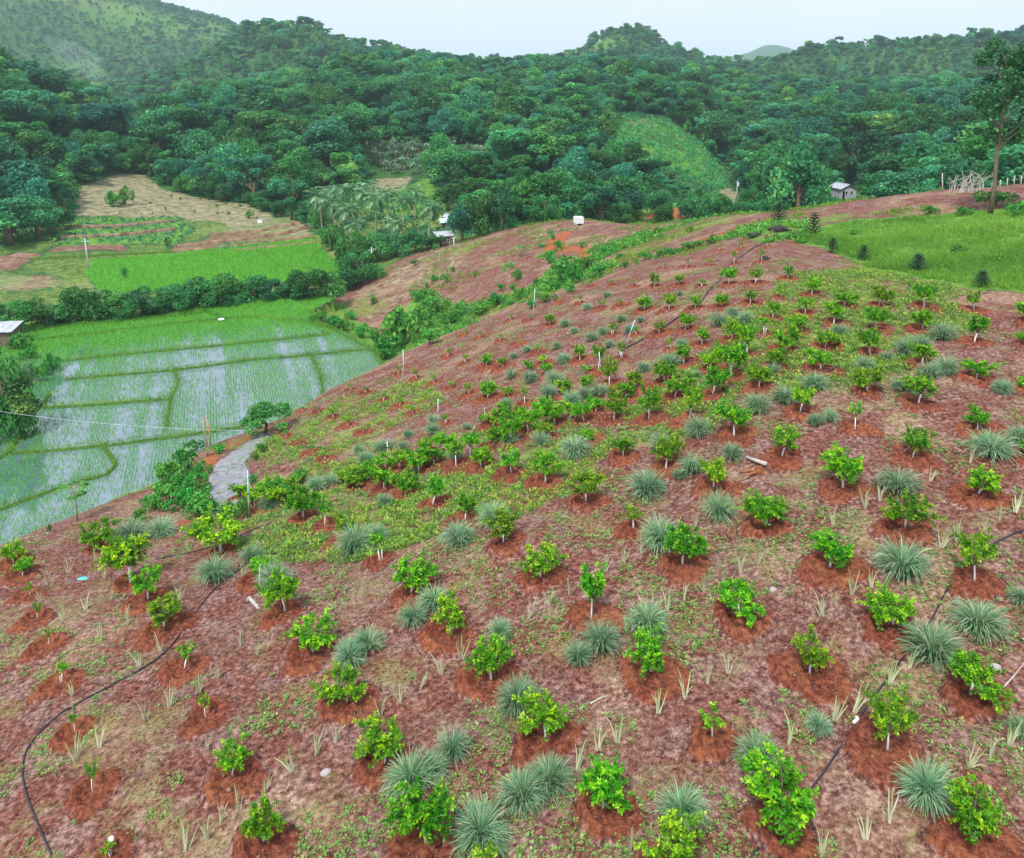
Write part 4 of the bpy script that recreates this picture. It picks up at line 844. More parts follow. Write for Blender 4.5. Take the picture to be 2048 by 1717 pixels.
def make_broadleaf(seed, style):
    r = np.random.default_rng(seed); lobes = []
    nb = {'round': 13, 'wide': 15, 'tall': 12, 'open': 11, 'bushy': 18}[style]
    for i in range(nb):
        a = r.uniform(0, 2 * PI); q = math.sqrt(r.random())
        if style == 'round': lobes.append((math.cos(a) * q * 3.0, math.sin(a) * q * 3.0, r.uniform(4.2, 8.3) - q * 1.2, r.uniform(1.0, 2.0)))
        elif style == 'wide': lobes.append((math.cos(a) * q * 3.6, math.sin(a) * q * 3.6, r.uniform(4.2, 8.0) - q * 2.0, r.uniform(0.9, 1.8)))
        elif style == 'bushy': lobes.append((math.cos(a) * q * 3.4, math.sin(a) * q * 3.4, 1.0 + r.random() * (6.6 - q * 3.6), r.uniform(0.9, 1.7)))
        elif style == 'tall': lobes.append((math.cos(a) * q * 2.1, math.sin(a) * q * 2.1, r.uniform(3.6, 10.2), r.uniform(0.9, 1.7)))
        else: lobes.append((math.cos(a) * q * 3.4, math.sin(a) * q * 3.4, r.uniform(4.5, 9.2), r.uniform(0.7, 1.4)))
    if style in ('round', 'wide'): lobes.append((0, 0, 6.2, 2.3))
    V, F, T = lobed(r, lobes, 3400, 0.42, 0.46, 0.92, 0.26)
    b = MB().tube([(0, 0, -0.8), (r.normal(0, .15), r.normal(0, .15), 2.2), (r.normal(0, .3), r.normal(0, .3), 4.8)], [0.36, 0.27, 0.18], 7)
    for l in lobes[:6]: b.tube([(0, 0, 2.6), (l[0] * 0.5, l[1] * 0.5, 3.0 + (l[2] - 3.0) * 0.55), (l[0], l[1], l[2])], [0.15, 0.10, 0.04], 5, False)
    return dict(crown=mesh_np('tree_crown', V, F, T), trunk=b.mesh('tree_trunk', True), w=np.percentile(np.hypot(V[:, 0], V[:, 1]), 97) * 2, h=V[:, 2].max())
BROAD = {s: [make_broadleaf(300 + 10 * i + k, s) for k in range(3)] for i, s in enumerate(['round', 'wide', 'tall', 'open'])}
BL = [(s, v) for s in BROAD for v in BROAD[s]]
BUSHY = [make_broadleaf(390 + k, 'bushy') for k in range(4)]
def plant(name, v, px, py, w, h, mat, rot=0.0, rmin=6, rmax=9000, trunk='bark', trunk_name='trunk', crown_name='crown', sink=0.0, at=None):
    hit = at or ray(px, py, rmin, rmax)
    if hit is None: return None
    x, y, z, dep = hit; mpp = dep / FPX; de = depr(px, py); Wm = w * mpp; Hm = max((h * mpp - 0.2 * Wm * math.sin(de)) / math.cos(de), 0.35 * Wm)
    t = empty(name, (x, y, z - sink), rot, (Wm / v['w'], Wm / v['w'], Hm / v['h']))
    if v.get('trunk'): obj(trunk_name, v['trunk'], trunk, t)
    obj(crown_name, v['crown'], mat, t)
    return t
def make_shrub(seed, n=520):
    r = np.random.default_rng(seed); lobes = [(r.normal(0, .5), r.normal(0, .5), r.uniform(0.35, 1.15), r.uniform(0.28, 0.6)) for _ in range(8)]
    V, F, T = lobed(r, lobes, n, 0.24, 0.5, 0.85)
    b = MB()
    for l in lobes[:5]: b.tube([(0, 0, -0.2), (l[0] * .5, l[1] * .5, l[2] * .6), (l[0], l[1], l[2])], [0.05, 0.035, 0.015], 5, False)
    return dict(crown=mesh_np('shrub_foliage', V, F, T), trunk=b.mesh('shrub_stems', True), w=np.percentile(np.hypot(V[:, 0], V[:, 1]), 97) * 2, h=V[:, 2].max())
SHR = [make_shrub(500 + k) for k in range(5)]
def make_palm(seed, height=8.0, nf=20, fl=3.4):
    r = np.random.default_rng(seed); bend = r.normal(0, 0.8, 2)
    tp = [(bend[0] * (t * t), bend[1] * (t * t), -0.5 + (height + 0.5) * t) for t in (0, .25, .5, .75, 1)]
    tr = MB().tube(tp, [0.26, 0.19, 0.16, 0.15, 0.14], 7).mesh('palm_trunk', True); top = np.array(tp[-1]); C = []; D = []; Nn = []; L = []; T = []; sp = MB()
    for i in range(nf):
        az = 2.4 * i + r.normal(0, .15); el = 1.25 - 2.0 * (i / nf) + r.normal(0, .1); p = top.copy(); ln = fl * r.uniform(0.8, 1.1); pts = [tuple(p)]; side = np.array([-math.sin(az), math.cos(az), 0]); tt = r.uniform(0.25, 0.7)
        for s in range(10):
            e = el - 1.5 * (s / 10) ** 1.5; d = np.array([math.cos(az) * math.cos(e), math.sin(az) * math.cos(e), math.sin(e)]); p = p + d * ln / 10; pts.append(tuple(p))
            if s > 0:
                for sg in (-1, 1):
                    ld = norm(side * sg * 0.8 + d * 0.55 + np.array([0, 0, -0.55]) + r.normal(0, .1, 3)); l = 0.95 * math.sin(PI * (s + 1.5) / 12) + 0.15
                    C.append(p + ld * l / 2); D.append(ld); Nn.append(norm(np.cross(ld, side * sg) + [0, 0, .6])); L.append(l); T.append(np.clip(tt + r.normal(0, .15), 0, 1))
        sp.tube(pts, [0.05 * (1 - k / 12) for k in range(len(pts))], 4, False)
    V, F = leaves(np.array(C), np.array(D), np.array(Nn), np.array(L), 0.30, 0.1)
    return dict(crown=mesh_np('palm_fronds', V, F, np.repeat(T, 4)), trunk=tr, w=fl * 1.75, h=height + 1.6, spine=sp.mesh('frond_ribs'))
PALM = [make_palm(600 + k, 7.0 + k * 0.8) for k in range(4)]
def make_banana(seed):
    r = np.random.default_rng(seed); st = MB(); V = []; F = []; T = []
    for s in range(5):
        bx_, by_ = r.normal(0, .7, 2); hh = r.uniform(1.6, 2.8); st.tube([(bx_, by_, -.3), (bx_ * 1.1, by_ * 1.1, hh)], [0.14, 0.09], 6)
        for q in range(8):
            az = 2.4 * q + r.normal(0, .3); el = r.uniform(0.3, 1.35); ln = r.uniform(1.6, 2.4); p = np.array([bx_ * 1.1, by_ * 1.1, hh]); side = np.array([-math.sin(az), math.cos(az), 0]); n0 = len(V); t0 = r.uniform(0.2, 0.9)
            for k in range(6):
                t = k / 5; w = 0.34 * math.sin(PI * min(t * 0.9 + 0.1, 1)) + 0.02; V += [p - side * w + [0, 0, .08], p, p + side * w + [0, 0, .08]]; T += [t0] * 3
                e = el - 1.7 * t * t; p = p + np.array([math.cos(az) * math.cos(e), math.sin(az) * math.cos(e), math.sin(e)]) * ln / 5
            for k in range(5):
                for c in (0, 1): F.append((n0 + 3*k + c, n0 + 3*k + c + 1, n0 + 3*k + c + 4, n0 + 3*k + c + 3))
    V = np.array(V); return dict(crown=mesh_np('banana_leaves', V, np.array(F), T), trunk=st.mesh('banana_stems', True), w=np.percentile(np.hypot(V[:, 0], V[:, 1]), 95) * 2, h=V[:, 2].max())
BAN = [make_banana(650 + k) for k in range(4)]
def make_conifer(seed):
    r = np.random.default_rng(seed); H = 3.0; b = MB().tube([(0, 0, -.2), (0, 0, H)], [0.06, 0.012], 6); C = []; D = []; Nn = []; T = []
    for k in range(8):
        z = 0.35 + k * 0.34; ln = 1.05 * (1 - k / 8.5) + 0.12
        for q in range(7):
            az = 2 * PI * q / 7 + k * 0.5 + r.normal(0, .1); d = np.array([math.cos(az), math.sin(az), 0.45 - 0.02 * k]); d = norm(d); p0 = np.array([0, 0, z]); b.tube([tuple(p0), tuple(p0 + d * ln)], [0.018, 0.005], 4, False)
            for s in range(9):
                for sg in (-1, 1):
                    side = np.array([-math.sin(az), math.cos(az), 0]) * sg; ld = norm(d * 0.6 + side * 0.7 + [0, 0, .25]); C.append(p0 + d * ln * (0.15 + 0.95 * s / 9) + ld * 0.10); D.append(ld); Nn.append(norm(np.array([0, 0, 1.]) + r.normal(0, .3, 3))); T.append(np.clip(r.normal(.4, .2), 0, 1))
    V, F = leaves(np.array(C), np.array(D), np.array(Nn), 0.26, 0.10, 0.1)
    return dict(crown=mesh_np('conifer_needles', V, F, np.repeat(T, 4)), trunk=b.mesh('conifer_trunk', True), w=2.1, h=3.15)
CON = [make_conifer(700 + k) for k in range(3)]
def make_papaya(seed):
    r = np.random.default_rng(seed); H = 3.0; b = MB().tube([(0, 0, -.2), (.05, 0, 1.5), (0.0, .03, H)], [0.08, 0.065, 0.04], 7); C = []; D = []; Nn = []; T = []
    for q in range(22):
        az = 2.4 * q; el = r.uniform(-0.4, 0.9); ln = r.uniform(0.6, 1.0); d = np.array([math.cos(az) * math.cos(el), math.sin(az) * math.cos(el), math.sin(el)]); p = np.array([0, 0, H - r.uniform(0, .35)]); e = p + d * ln; b.tube([tuple(p), tuple(e)], [.015, .008], 4, False)
        for s in range(7):
            a2 = az + (s - 3) * 0.5; ld = norm(np.array([math.cos(a2), math.sin(a2), -0.35])); C.append(e + ld * .2); D.append(ld); Nn.append(norm(np.array([0, 0, 1.]) + r.normal(0, .15, 3))); T.append(np.clip(r.normal(.4, .15), 0, 1))
    V, F = leaves(np.array(C), np.array(D), np.array(Nn), 0.45, 0.20, 0.1)
    return dict(crown=mesh_np('papaya_leaves', V, F, np.repeat(T, 4)), trunk=b.mesh('papaya_stem', True), w=2.3, h=3.6)
PAP = [make_papaya(750 + k) for k in range(2)]

def many(name, spec, pick, mat, look, cat, group, rows, trunk='bark', **kw):
    items = []
    for i, t in enumerate(spec.split()):
        a = t.split(','); px, py, w, h = map(float, a[:4]); v = pick[i % len(pick)]
        o = plant(name, v, px, py, w, h, mat, (i * 2.399) % 6.28, trunk=trunk, **kw)
        if o: items.append((o, look, px, py))
    single_out(items, cat, group, rows); return items
VR = [(345, 'at forest foot'), (400, 'behind the palms'), (450, 'far side of valley'), (500, 'valley edge'), (560, 'upper valley'), (620, 'upper paddy edge'), (700, 'by the paddies'), (800, 'beside the flooded paddies'), (950, 'near the gravel road'), (9999, 'lower slope edge')]
# hedge line between the two levels of paddies
many('hedgerow_tree', '20,668,96,67 84,654,86,62 128,648,70,47 166,644,84,77 212,642,94,65 250,638,80,47 288,634,86,62 330,626,72,43 356,622,92,57 396,616,82,63 436,612,92,68 476,606,74,43 508,602,72,57 542,600,78,43 580,598,68,40 616,598,82,63 652,592,82,50 686,582,84,48 716,570,92,70 110,650,60,36 310,632,60,34 460,610,60,42 600,600,56,31',
     [BUSHY[0], BUSHY[1], BROAD['round'][1], BUSHY[2], BUSHY[3]], 'hedge', 'dark leafy hedgerow tree', 'tree', 'trees in the hedgerow between paddies', VR, rmax=178)
many('valley_tree', '704,540,70,74 750,540,70,64 790,528,60,52 830,512,64,50 868,508,50,32 925,490,70,80 960,482,80,90 1005,470,80,84 664,500,50,52 1060,455,60,40 1090,452,70,60 1165,440,50,52 1200,445,60,66 1255,446,70,70 1330,442,40,36 1385,440,60,54 1420,432,50,44 1440,425,50,40 1500,425,60,50 1530,424,50,50',
     [BUSHY[0], BROAD['round'][0], BUSHY[2], BROAD['wide'][1]], 'forest', 'dense green tree behind spur', 'tree', 'trees behind the spur', VR, rmin=172, rmax=400)
many('streamside_tree', '18,872,110,170 52,870,70,120 -20,800,90,140', [BUSHY[1], BROAD['tall'][0], BUSHY[3]], 'forest', 'big dark tree', 'tree', 'trees at the left paddy corner', VR)
many('areca_palm', '56,822,30,95 68,815,28,92 40,828,28,90', PALM, 'palm', 'slim palm with grey trunk', 'palm', 'slim palms at the left paddy edge', VR, 'palebark')
many('bank_shrub', '108,742,36,44 92,752,44,34 74,766,44,38 60,720,40,30 40,700,50,36', SHR, 'shrub', 'light green shrub on bank', 'shrub', 'shrubs on the left paddy bank', VR)
many('edge_tree', '530,866,98,66', [BROAD['wide'][2]], 'forest', 'dark spreading tree above road end', 'tree', None, VR)
many('papaya_tree', '155,1042,58,84 938,652,34,44 742,612,16,28 1042,515,20,26 415,912,22,20', PAP, 'shrub', 'papaya tree with bare stem', 'papaya', 'papaya trees on the slopes', VR, 'palebark')
many('young_palm', '388,912,50,36 345,965,44,40', [make_palm(690, 1.2, 14, 2.2)], 'palm', 'young low palm', 'palm', 'young palms by the road', VR, 'palebark')
many('gully_shrub', '806,690,96,90 770,720,90,60 830,668,70,50 790,660,60,44 845,640,50,34 880,622,50,30 920,632,50,34 860,690,50,34 640,645,44,26 668,655,40,26 694,662,42,28 724,676,44,32 752,694,46,36 905,648,46,30 960,630,44,32 996,612,44,30 1040,600,34,28 1062,618,30,20 1092,604,44,22 1128,562,66,56 1152,566,50,44 1100,528,34,30 1172,540,44,28 1210,510,24,18 1200,548,36,22 1036,560,26,24 1140,585,40,22 892,566,22,18 836,604,40,26 868,620,44,30 700,640,30,20 1250,536,30,16 1290,520,30,16 1340,510,34,16 1380,498,34,16',
     SHR, 'shrub', 'green shrub in the gully', 'shrub', 'shrubs in the gully behind the orchard', VR, rmax=175)
many('slope_shrub', '352,962,74,54 384,990,70,50 340,1004,64,40 366,1016,72,46 398,1034,64,48 372,930,50,40 402,958,44,38 330,970,56,42 356,985,60,44 410,1010,40,36 424,1030,50,36 452,1040,52,40 486,1036,48,38 388,905,40,30 440,905,34,20 315,1020,50,34 280,1040,44,28 528,1000,44,36 560,985,44,34 600,968,44,34 575,1005,44,36 322,990,48,34 300,1012,40,24 524,905,26,22 512,920,18,16 506,968,24,20 100,1064,14,18 376,948,40,28 410,985,34,24', SHR, 'shrub', 'bright green shrub', 'shrub', 'shrubs around the gravel road', VR, rmax=100)
many('young_conifer', '1626,474,36,54 1664,506,28,34 1726,520,28,34 1834,546,42,44 1962,573,38,36 1556,446,38,48', CON, 'conifer', 'young dark whorled conifer', 'conifer', 'young conifers by the grass field', VR, rmax=125)
many('broad_leaved_herb', '1912,505,36,20 1996,525,44,22 1992,416,80,36 2034,432,50,32 1926,432,34,20 1860,428,40,20 1706,470,30,16', SHR, 'shrub', 'low leafy plant in grass', 'shrub', 'leafy plants in the grass field', VR, rmax=125)
many('coconut_palm', '645,470,56,92 672,486,60,96 700,492,60,88 690,450,56,84 724,446,56,76 752,470,56,90 776,452,52,78 806,470,52,80 830,440,50,70 742,420,44,60 660,440,50,70 716,500,52,64 790,495,50,60', PALM, 'palm', 'coconut palm in the grove', 'palm', 'coconut palms in the valley grove', VR, 'palebark', rmin=172, rmax=330)
many('forest_palm', '560,400,40,56 1060,330,34,50 1180,300,34,52 1460,300,30,46 1450,262,30,44 990,330,30,44 610,372,36,50 330,345,30,44 1620,395,40,54 1560,345,30,44', PALM, 'palm', 'palm rising among the forest trees', 'palm', 'palms scattered in the forest', VR, 'palebark', rmin=190, rmax=600)
many('yellowing_coconut_palm', '858,488,56,88', [PALM[1]], 'yellow_palm', 'yellow-fronded coconut palm with pale trunk', 'palm', None, VR, 'palebark', rmin=172, rmax=330)
bs = random.Random(4)
many('banana_plant', ' '.join(f'{bs.randint(735, 985)},{bs.randint(300, 350)},{bs.randint(22, 30)},{bs.randint(22, 30)}' for _ in range(60)), BAN, 'banana', 'grey-green banana plant below forest', 'banana plant', 'banana plants in the plantation', [(315, 'top row'), (330, 'middle row'), (340, 'lower row'), (9999, 'bottom row')], 'palebark', rmin=240, rmax=520)
many('meadow_bush', '228,414,34,36 250,412,40,42', SHR, 'shrub', 'dark bush on bare tan slope', 'bush', 'bushes on the bare slope', VR, rmin=172, rmax=420)
many('terrace_bush', '336,494,18,22 498,438,24,20 250,560,16,26', SHR, 'shrub', 'small dark bush in terraces', 'bush', 'bushes on the terraces', VR, rmin=150, rmax=420)

many('meadow_edge_tree', '330,368,50,48 362,386,42,38 396,392,46,44 424,398,50,42 454,404,44,38 484,396,56,60 524,424,40,32 562,434,44,36 602,444,50,46 640,458,52,44 545,412,40,36 505,414,36,30', [BUSHY[1], BUSHY[3], BROAD['round'][1], BUSHY[0]], 'hedge', 'leafy tree edging the bare field', 'tree', 'trees along the bare field', VR, rmin=185, rmax=420)
r_m = random.Random(8)
many('field_shrub', ' '.join(f'{r_m.randint(185, 560)},{r_m.randint(385, 440)},{r_m.randint(5, 9)},{r_m.randint(4, 7)}' for _ in range(26)), SHR, 'hedge', 'tiny dark shrub on bare field', 'shrub', 'tiny shrubs on the bare field', VR, rmin=185, rmax=420)
# the tall tree on the right ridge
r = np.random.default_rng(77); lob = []
for i in range(52):
    a = r.uniform(0, 2 * PI); zz = r.uniform(7.6, 18.0); q = math.sqrt(r.random()) * (3.6 if zz < 13 else 2.6) * (0.55 if zz < 9 else 1)
    lob.append((math.cos(a) * q, math.sin(a) * q, zz, r.uniform(0.55, 1.2)))
V, F, T = lobed(r, lob, 7000, 0.30, 0.40, 0.9, 0.35)
b = MB().tube([(0, 0, -0.5), (.1, 0, 3), (-.1, .1, 7), (0.15, 0, 11), (0, 0, 16.5)], [0.27, 0.20, 0.17, 0.12, 0.04], 8)
for l in lob[:16]: b.tube([(0, 0, max(4.5, l[2] - 2.6)), (l[0] * .5, l[1] * .5, l[2] - 0.9), (l[0], l[1], l[2])], [0.09, 0.06, 0.02], 5, False)
big = dict(crown=mesh_np('ridge_tree_crown', V, F, T), trunk=b.mesh('ridge_tree_trunk', True), w=np.percentile(np.hypot(V[:, 0], V[:, 1]), 97) * 2, h=V[:, 2].max())
tag(plant('tall_tree', big, 1980, 430, 150, 345, 'ridge', 0.4, rmax=125, trunk='bark'), 'tall slender tree with bare trunk on the right ridge', 'tree')

# ---- the forest: the nearest trees as things, the rest as one mass
run = np.maximum.accumulate(T_z / np.exp(T_lr)[None, :], axis=1)
def visible(x, y, ztop):
    rr = np.hypot(x, y); a = np.clip(((np.arctan2(x, y) - AZ0) / (AZ1 - AZ0) * (NAZ - 1)).round().astype(int), 0, NAZ - 1)
    j = np.clip(((np.log(rr * 0.965) - LR0) / (LR1 - LR0) * (NLR - 1)).astype(int), 0, NLR - 1)
    return ztop / rr > run[a, j] + 0.0005
def grid_pts(r0, r1, cell):
    n = int(r1 * 0.80 / cell); X, Y = np.meshgrid(np.arange(-n, n + 1) * cell, np.arange(0, int(r1 / cell) + 1) * cell)
    X = (X + rng.uniform(-.42, .42, X.shape) * cell).ravel(); Y = (Y + rng.uniform(-.42, .42, Y.shape) * cell).ravel(); R = np.hypot(X, Y)
    k = (R > r0) & (R < r1) & (np.abs(np.arctan2(X, Y)) < 0.74); return X[k], Y[k]
OPEN = [[(-400, 610), (-400, 515), (0, 500), (105, 494), (150, 432), (172, 374), (240, 348), (280, 345), (345, 380), (400, 400), (470, 408), (560, 432), (625, 470), (700, 520), (700, 570)], [(620, 500), (630, 400), (700, 385), (860, 385), (870, 420), (925, 430), (925, 500), (860, 520), (700, 520)],
        [(722, 384), (745, 354), (830, 350), (850, 352), (880, 395), (800, 390), (735, 400)], [(735, 352), (735, 292), (985, 290), (985, 352)], [(1280, 446), (1284, 420), (1366, 415), (1368, 446)], [(1436, 408), (1434, 366), (1450, 366), (1484, 390), (1482, 410)], [(1650, 404), (1655, 372), (1720, 372), (1722, 408)], [(1720, 410), (1740, 375), (1830, 345), (1900, 345), (1900, 380)], [(465, 384), (500, 362), (548, 362), (545, 388)]]
GUARD = [(866, 430, 920, 492, 195), (1662, 364, 1708, 396, 255), (1440, 366, 1480, 402, 262), (728, 356, 822, 382, 255), (1292, 420, 1358, 440, 180), (240, 190, 270, 204, 640), (180, 350, 330, 470, 215), (636, 400, 850, 480, 232), (740, 295, 980, 345, 240), (1250, 238, 1330, 275, 395), (1300, 262, 1390, 312, 390), (1340, 300, 1430, 342, 380), (1390, 330, 1452, 375, 370), (1740, 352, 1890, 400, 150)]
FX = []; FY = []; FW = []; FH = []
for r0, r1, cell in [(178, 470, 6.0), (470, 850, 7.2), (850, 1420, 9.0), (1420, 2100, 8.8)]:
    X, Y = grid_pts(r0, r1, cell); R = np.hypot(X, Y); Z = ground(X, Y); n = len(X)
    h = np.exp(rng.normal(math.log(8.4), 0.42, n)).clip(3.5, 19) * (0.7 + 0.6 * fbm(X * 0.01, Y * 0.01, 3, 2)) * (1.0 if r1 < 900 else 0.9 if r1 < 1500 else 0.7); w = h * rng.uniform(0.7, 1.15, n)
    px, py, d = project(X, Y, Z); px2, py2, d2 = project(X, Y, Z + h)
    k = (px > -160) & (px < 2210) & visible(X, Y, Z + h)
    for poly in OPEN: k &= ~(in_poly(px, py, poly) & (R < 560))
    hw = w / 2 / d * FPX
    for gx0, gy0, gx1, gy1, gr in GUARD: k &= ~((px + hw > gx0) & (px - hw < gx1) & (py > gy0) & (py2 < gy1) & (R < gr + 14))
    gr_ = zone_at(GRA, X, Y); ye_ = zone_at(YEL, X, Y)
    k &= ~((R < 470) & (R > 300) & (gr_ > 0.3) & (rng.random(n) < 0.93))
    k &= ~((R > 1300) & (gr_ + ye_ + 0.3 * rng.normal(size=n) > 0.70))
    k &= ~((R > 900) & (R <= 1300) & (gr_ > 0.55) & (rng.random(n) < 0.55))
    k &= ~((R < 235) & (zone_at(YEL, X, Y) > 0.5) & (px < 640))
    FX.append(X[k]); FY.append(Y[k]); FW.append(w[k]); FH.append(h[k])
FX, FY, FW, FH = map(np.concatenate, (FX, FY, FW, FH)); FR = np.hypot(FX, FY); FZ = ground(FX, FY)
fpx, fpy, fd = project(FX, FY, FZ)
size = FW / fd * ((fpx > 0) & (fpx < 2048) & (fpy > 0)); order = np.argsort(-size); near_i = order[:280]; far_i = order[280:]
items = []; FROWS = [(150, 'on the far ridge'), (240, 'high on the hillside'), (280, 'upper forest'), (310, 'middle forest'), (335, 'lower forest'), (360, 'forest foot'), (390, 'near forest edge'), (425, 'nearest forest edge'), (9999, 'at the valley floor')]
CW16 = ['at left edge', 'near left edge', 'far left', 'second left', 'left', 'inner left', 'left of middle', 'just left of middle', 'just right of middle', 'right of middle', 'inner right', 'right', 'second right', 'far right', 'near right edge', 'at right edge']
LOOK = {'round': 'rounded dark broadleaf', 'wide': 'spreading broadleaf', 'tall': 'tall narrow broadleaf', 'open': 'open-crowned broadleaf'}
for q, i in enumerate(near_i):
    rr = random.Random(q); s, v = BL[rr.randrange(len(BL))]
    t = empty('forest_tree', (FX[i], FY[i], FZ[i]), rr.uniform(0, 6.28), (FW[i] / v['w'], FW[i] / v['w'], FH[i] / v['h']))
    obj('trunk', v['trunk'], 'bark', t); obj('crown', v['crown'], 'forest', t)
    items.append((t, LOOK[s], float(fpx[i]), float(fpy[i])))
single_out(items, 'tree', 'broadleaf trees of the near forest', FROWS, 16, CW16)
# the remaining forest, one object: tree crowns set on points
far_mesh = bpy.data.meshes.new('distant_forest'); n = len(far_i)
far_mesh.vertices.add(n); far_mesh.vertices.foreach_set('co', np.stack([FX[far_i], FY[far_i], FZ[far_i]], -1).astype(np.float32).ravel())
vi = rng.integers(0, len(BL), n); a = far_mesh.attributes.new('variant', 'INT', 'POINT'); a.data.foreach_set('value', vi.astype(np.int32))
vw = np.array([v['w'] for s, v in BL])[vi]; vh = np.array([v['h'] for s, v in BL])[vi]
a = far_mesh.attributes.new('size', 'FLOAT_VECTOR', 'POINT'); a.data.foreach_set('vector', np.stack([FW[far_i] / vw, FW[far_i] / vw, FH[far_i] / vh], -1).astype(np.float32).ravel())
a = far_mesh.attributes.new('turn', 'FLOAT_VECTOR', 'POINT'); a.data.foreach_set('vector', np.stack([np.zeros(n), np.zeros(n), rng.uniform(0, 6.28, n)], -1).astype(np.float32).ravel())
far_mesh.update()
FAR = kind(obj('distant_forest', far_mesh, 'forest'), 'stuff', 'unbroken forest covering the far hills')
ng = bpy.data.node_groups.new('forest_scatter', 'GeometryNodeTree')
ng.interface.new_socket('Geometry', in_out='INPUT', socket_type='NodeSocketGeometry'); ng.interface.new_socket('Geometry', in_out='OUTPUT', socket_type='NodeSocketGeometry')
gi_, go_ = ng.nodes.new('NodeGroupInput'), ng.nodes.new('NodeGroupOutput'); iop = ng.nodes.new('GeometryNodeInstanceOnPoints'); jg = ng.nodes.new('GeometryNodeJoinGeometry')
for idx in range(len(BL) - 1, -1, -1):
    src = bpy.data.objects.new('crown_source', BL[idx][1]['crown'])
    oi = ng.nodes.new('GeometryNodeObjectInfo'); oi.inputs['Object'].default_value = src; oi.inputs['As Instance'].default_value = True
    ng.links.new(oi.outputs['Geometry'], jg.inputs[0])
def nattr(nm, tp):
    nd = ng.nodes.new('GeometryNodeInputNamedAttribute'); nd.data_type = tp; nd.inputs['Name'].default_value = nm; return nd.outputs['Attribute']
ng.links.new(gi_.outputs[0], iop.inputs['Points']); ng.links.new(jg.outputs[0], iop.inputs['Instance']); iop.inputs['Pick Instance'].default_value = True
ng.links.new(nattr('variant', 'INT'), iop.inputs['Instance Index']); ng.links.new(nattr('size', 'FLOAT_VECTOR'), iop.inputs['Scale'])
e2r = ng.nodes.new('FunctionNodeEulerToRotation'); ng.links.new(nattr('turn', 'FLOAT_VECTOR'), e2r.inputs[0]); ng.links.new(e2r.outputs[0], iop.inputs['Rotation'])
ng.links.new(iop.outputs['Instances'], go_.inputs[0])
FAR.modifiers.new('scatter', 'NODES').node_group = ng
print('forest', n)
# scrub on the green knoll, the crops, and undergrowth along the forest foot
x, y = polar_points(9000, 300, 440, -0.05, 0.35); gzk = zone_at(GRA, x, y); k = (gzk > 0.3) & (rng.random(len(x)) < gzk); x, y = x[k], y[k]
rosettes('knoll_scrub', x, y, rng.uniform(0.6, 1.3, len(x)), 8, 'forest', 'low green scrub covering the knoll', 0.8, 0.6, (0.15, 0.7), 1.2)
x, y = polar_points(9000, 176, 330, -0.68, 0.72); px, py, d = project(x, y, ground(x, y)); k = np.ones(len(x), bool)
for poly in OPEN[:1] + OPEN[2:]: k &= ~in_poly(px, py, poly)
k &= visible(x, y, ground(x, y) + 2) & (px > -60) & (px < 2110) & ~in_poly(x, y, UPPER); x, y = x[k], y[k]
rosettes('forest_undergrowth', x, y, rng.uniform(0.5, 1.1, len(x)), 8, 'forest', 'tangled undergrowth along the forest foot', 0.8, 0.6, (0.0, 0.8), 1.3)
x, y = polar_points(6000, 190, 310, -0.62, -0.30); k = (zone_at(GRA, x, y) > 0.5); x, y = x[k], y[k]
rosettes('terrace_crop', x, y, rng.uniform(0.3, 0.6, len(x)), 7, 'forest', 'rows of green crop on the terraces', 0.9, 0.5, (0.0, 0.6), 1.0)

# ------------------------------------------------------------------ houses, poles, hoses and small things
def on_ground_line(pts, rad, lift=0.02, step=0.35, rmax=130):
    """a tube lying on the ground along photo points"""
    P3 = [ray(px, py, 6, rmax) for px, py in pts]; P3 = [p for p in P3 if p]; L = []
    for a, b in zip(P3[:-1], P3[1:]):
        n = max(2, int(math.hypot(b[0] - a[0], b[1] - a[1]) / step)); L += [(a[0] + (b[0] - a[0]) * i / n, a[1] + (b[1] - a[1]) * i / n) for i in range(n)]
    L.append(P3[-1][:2]); L = np.array(L)
    for _ in range(6): L[1:-1] = (L[:-2] + 2 * L[1:-1] + L[2:]) / 4
    t = np.arange(len(L)); L = L + 0.05 * np.stack([np.sin(t * 0.31), np.cos(t * 0.23)], -1)
    return MB().tube([(x, y, float(ground(x, y)) + rad + lift) for x, y in L], rad, 6)
for lab, pts, rad in [
    ('black irrigation hose curving across the lower left slope', [(100, 1716), (76, 1670), (52, 1600), (43, 1545), (52, 1500), (78, 1463), (122, 1424), (200, 1384), (290, 1340), (338, 1302), (366, 1264), (402, 1214), (440, 1170), (488, 1132)], 0.026),
    ('black irrigation hose running diagonally up the right side', [(1490, 1740), (1560, 1650), (1622, 1580), (1682, 1494), (1722, 1428), (1782, 1348), (1818, 1304), (1866, 1246), (1884, 1186), (1926, 1140), (1990, 1086), (2060, 1056)], 0.026),
    ('dark hose lying beside the left citrus trees and weed belt', [(310, 1122), (360, 1112), (410, 1100), (480, 1072), (545, 1046)], 0.022),
    ('dark hose crossing weeds left of centre', [(540, 1112), (600, 1096), (680, 1068), (740, 1090)], 0.03),
    ('dark hose line climbing through the upper orchard', [(1246, 700), (1310, 668), (1350, 640), (1398, 612), (1412, 590), (1436, 566), (1462, 526), (1500, 500), (1545, 484)], 0.05),
    ('short black hose end below the yellow weeds on right', [(1636, 758), (1676, 736)], 0.05),
    ('grey-violet hose leading off the gravel road end', [(530, 866), (552, 880), (575, 891), (606, 894), (640, 898)], 0.045)]:
    m = on_ground_line(pts, rad).mesh('hose', True); tag(obj('irrigation_hose', m, 'hose'), lab, 'hose', 'irrigation hoses')
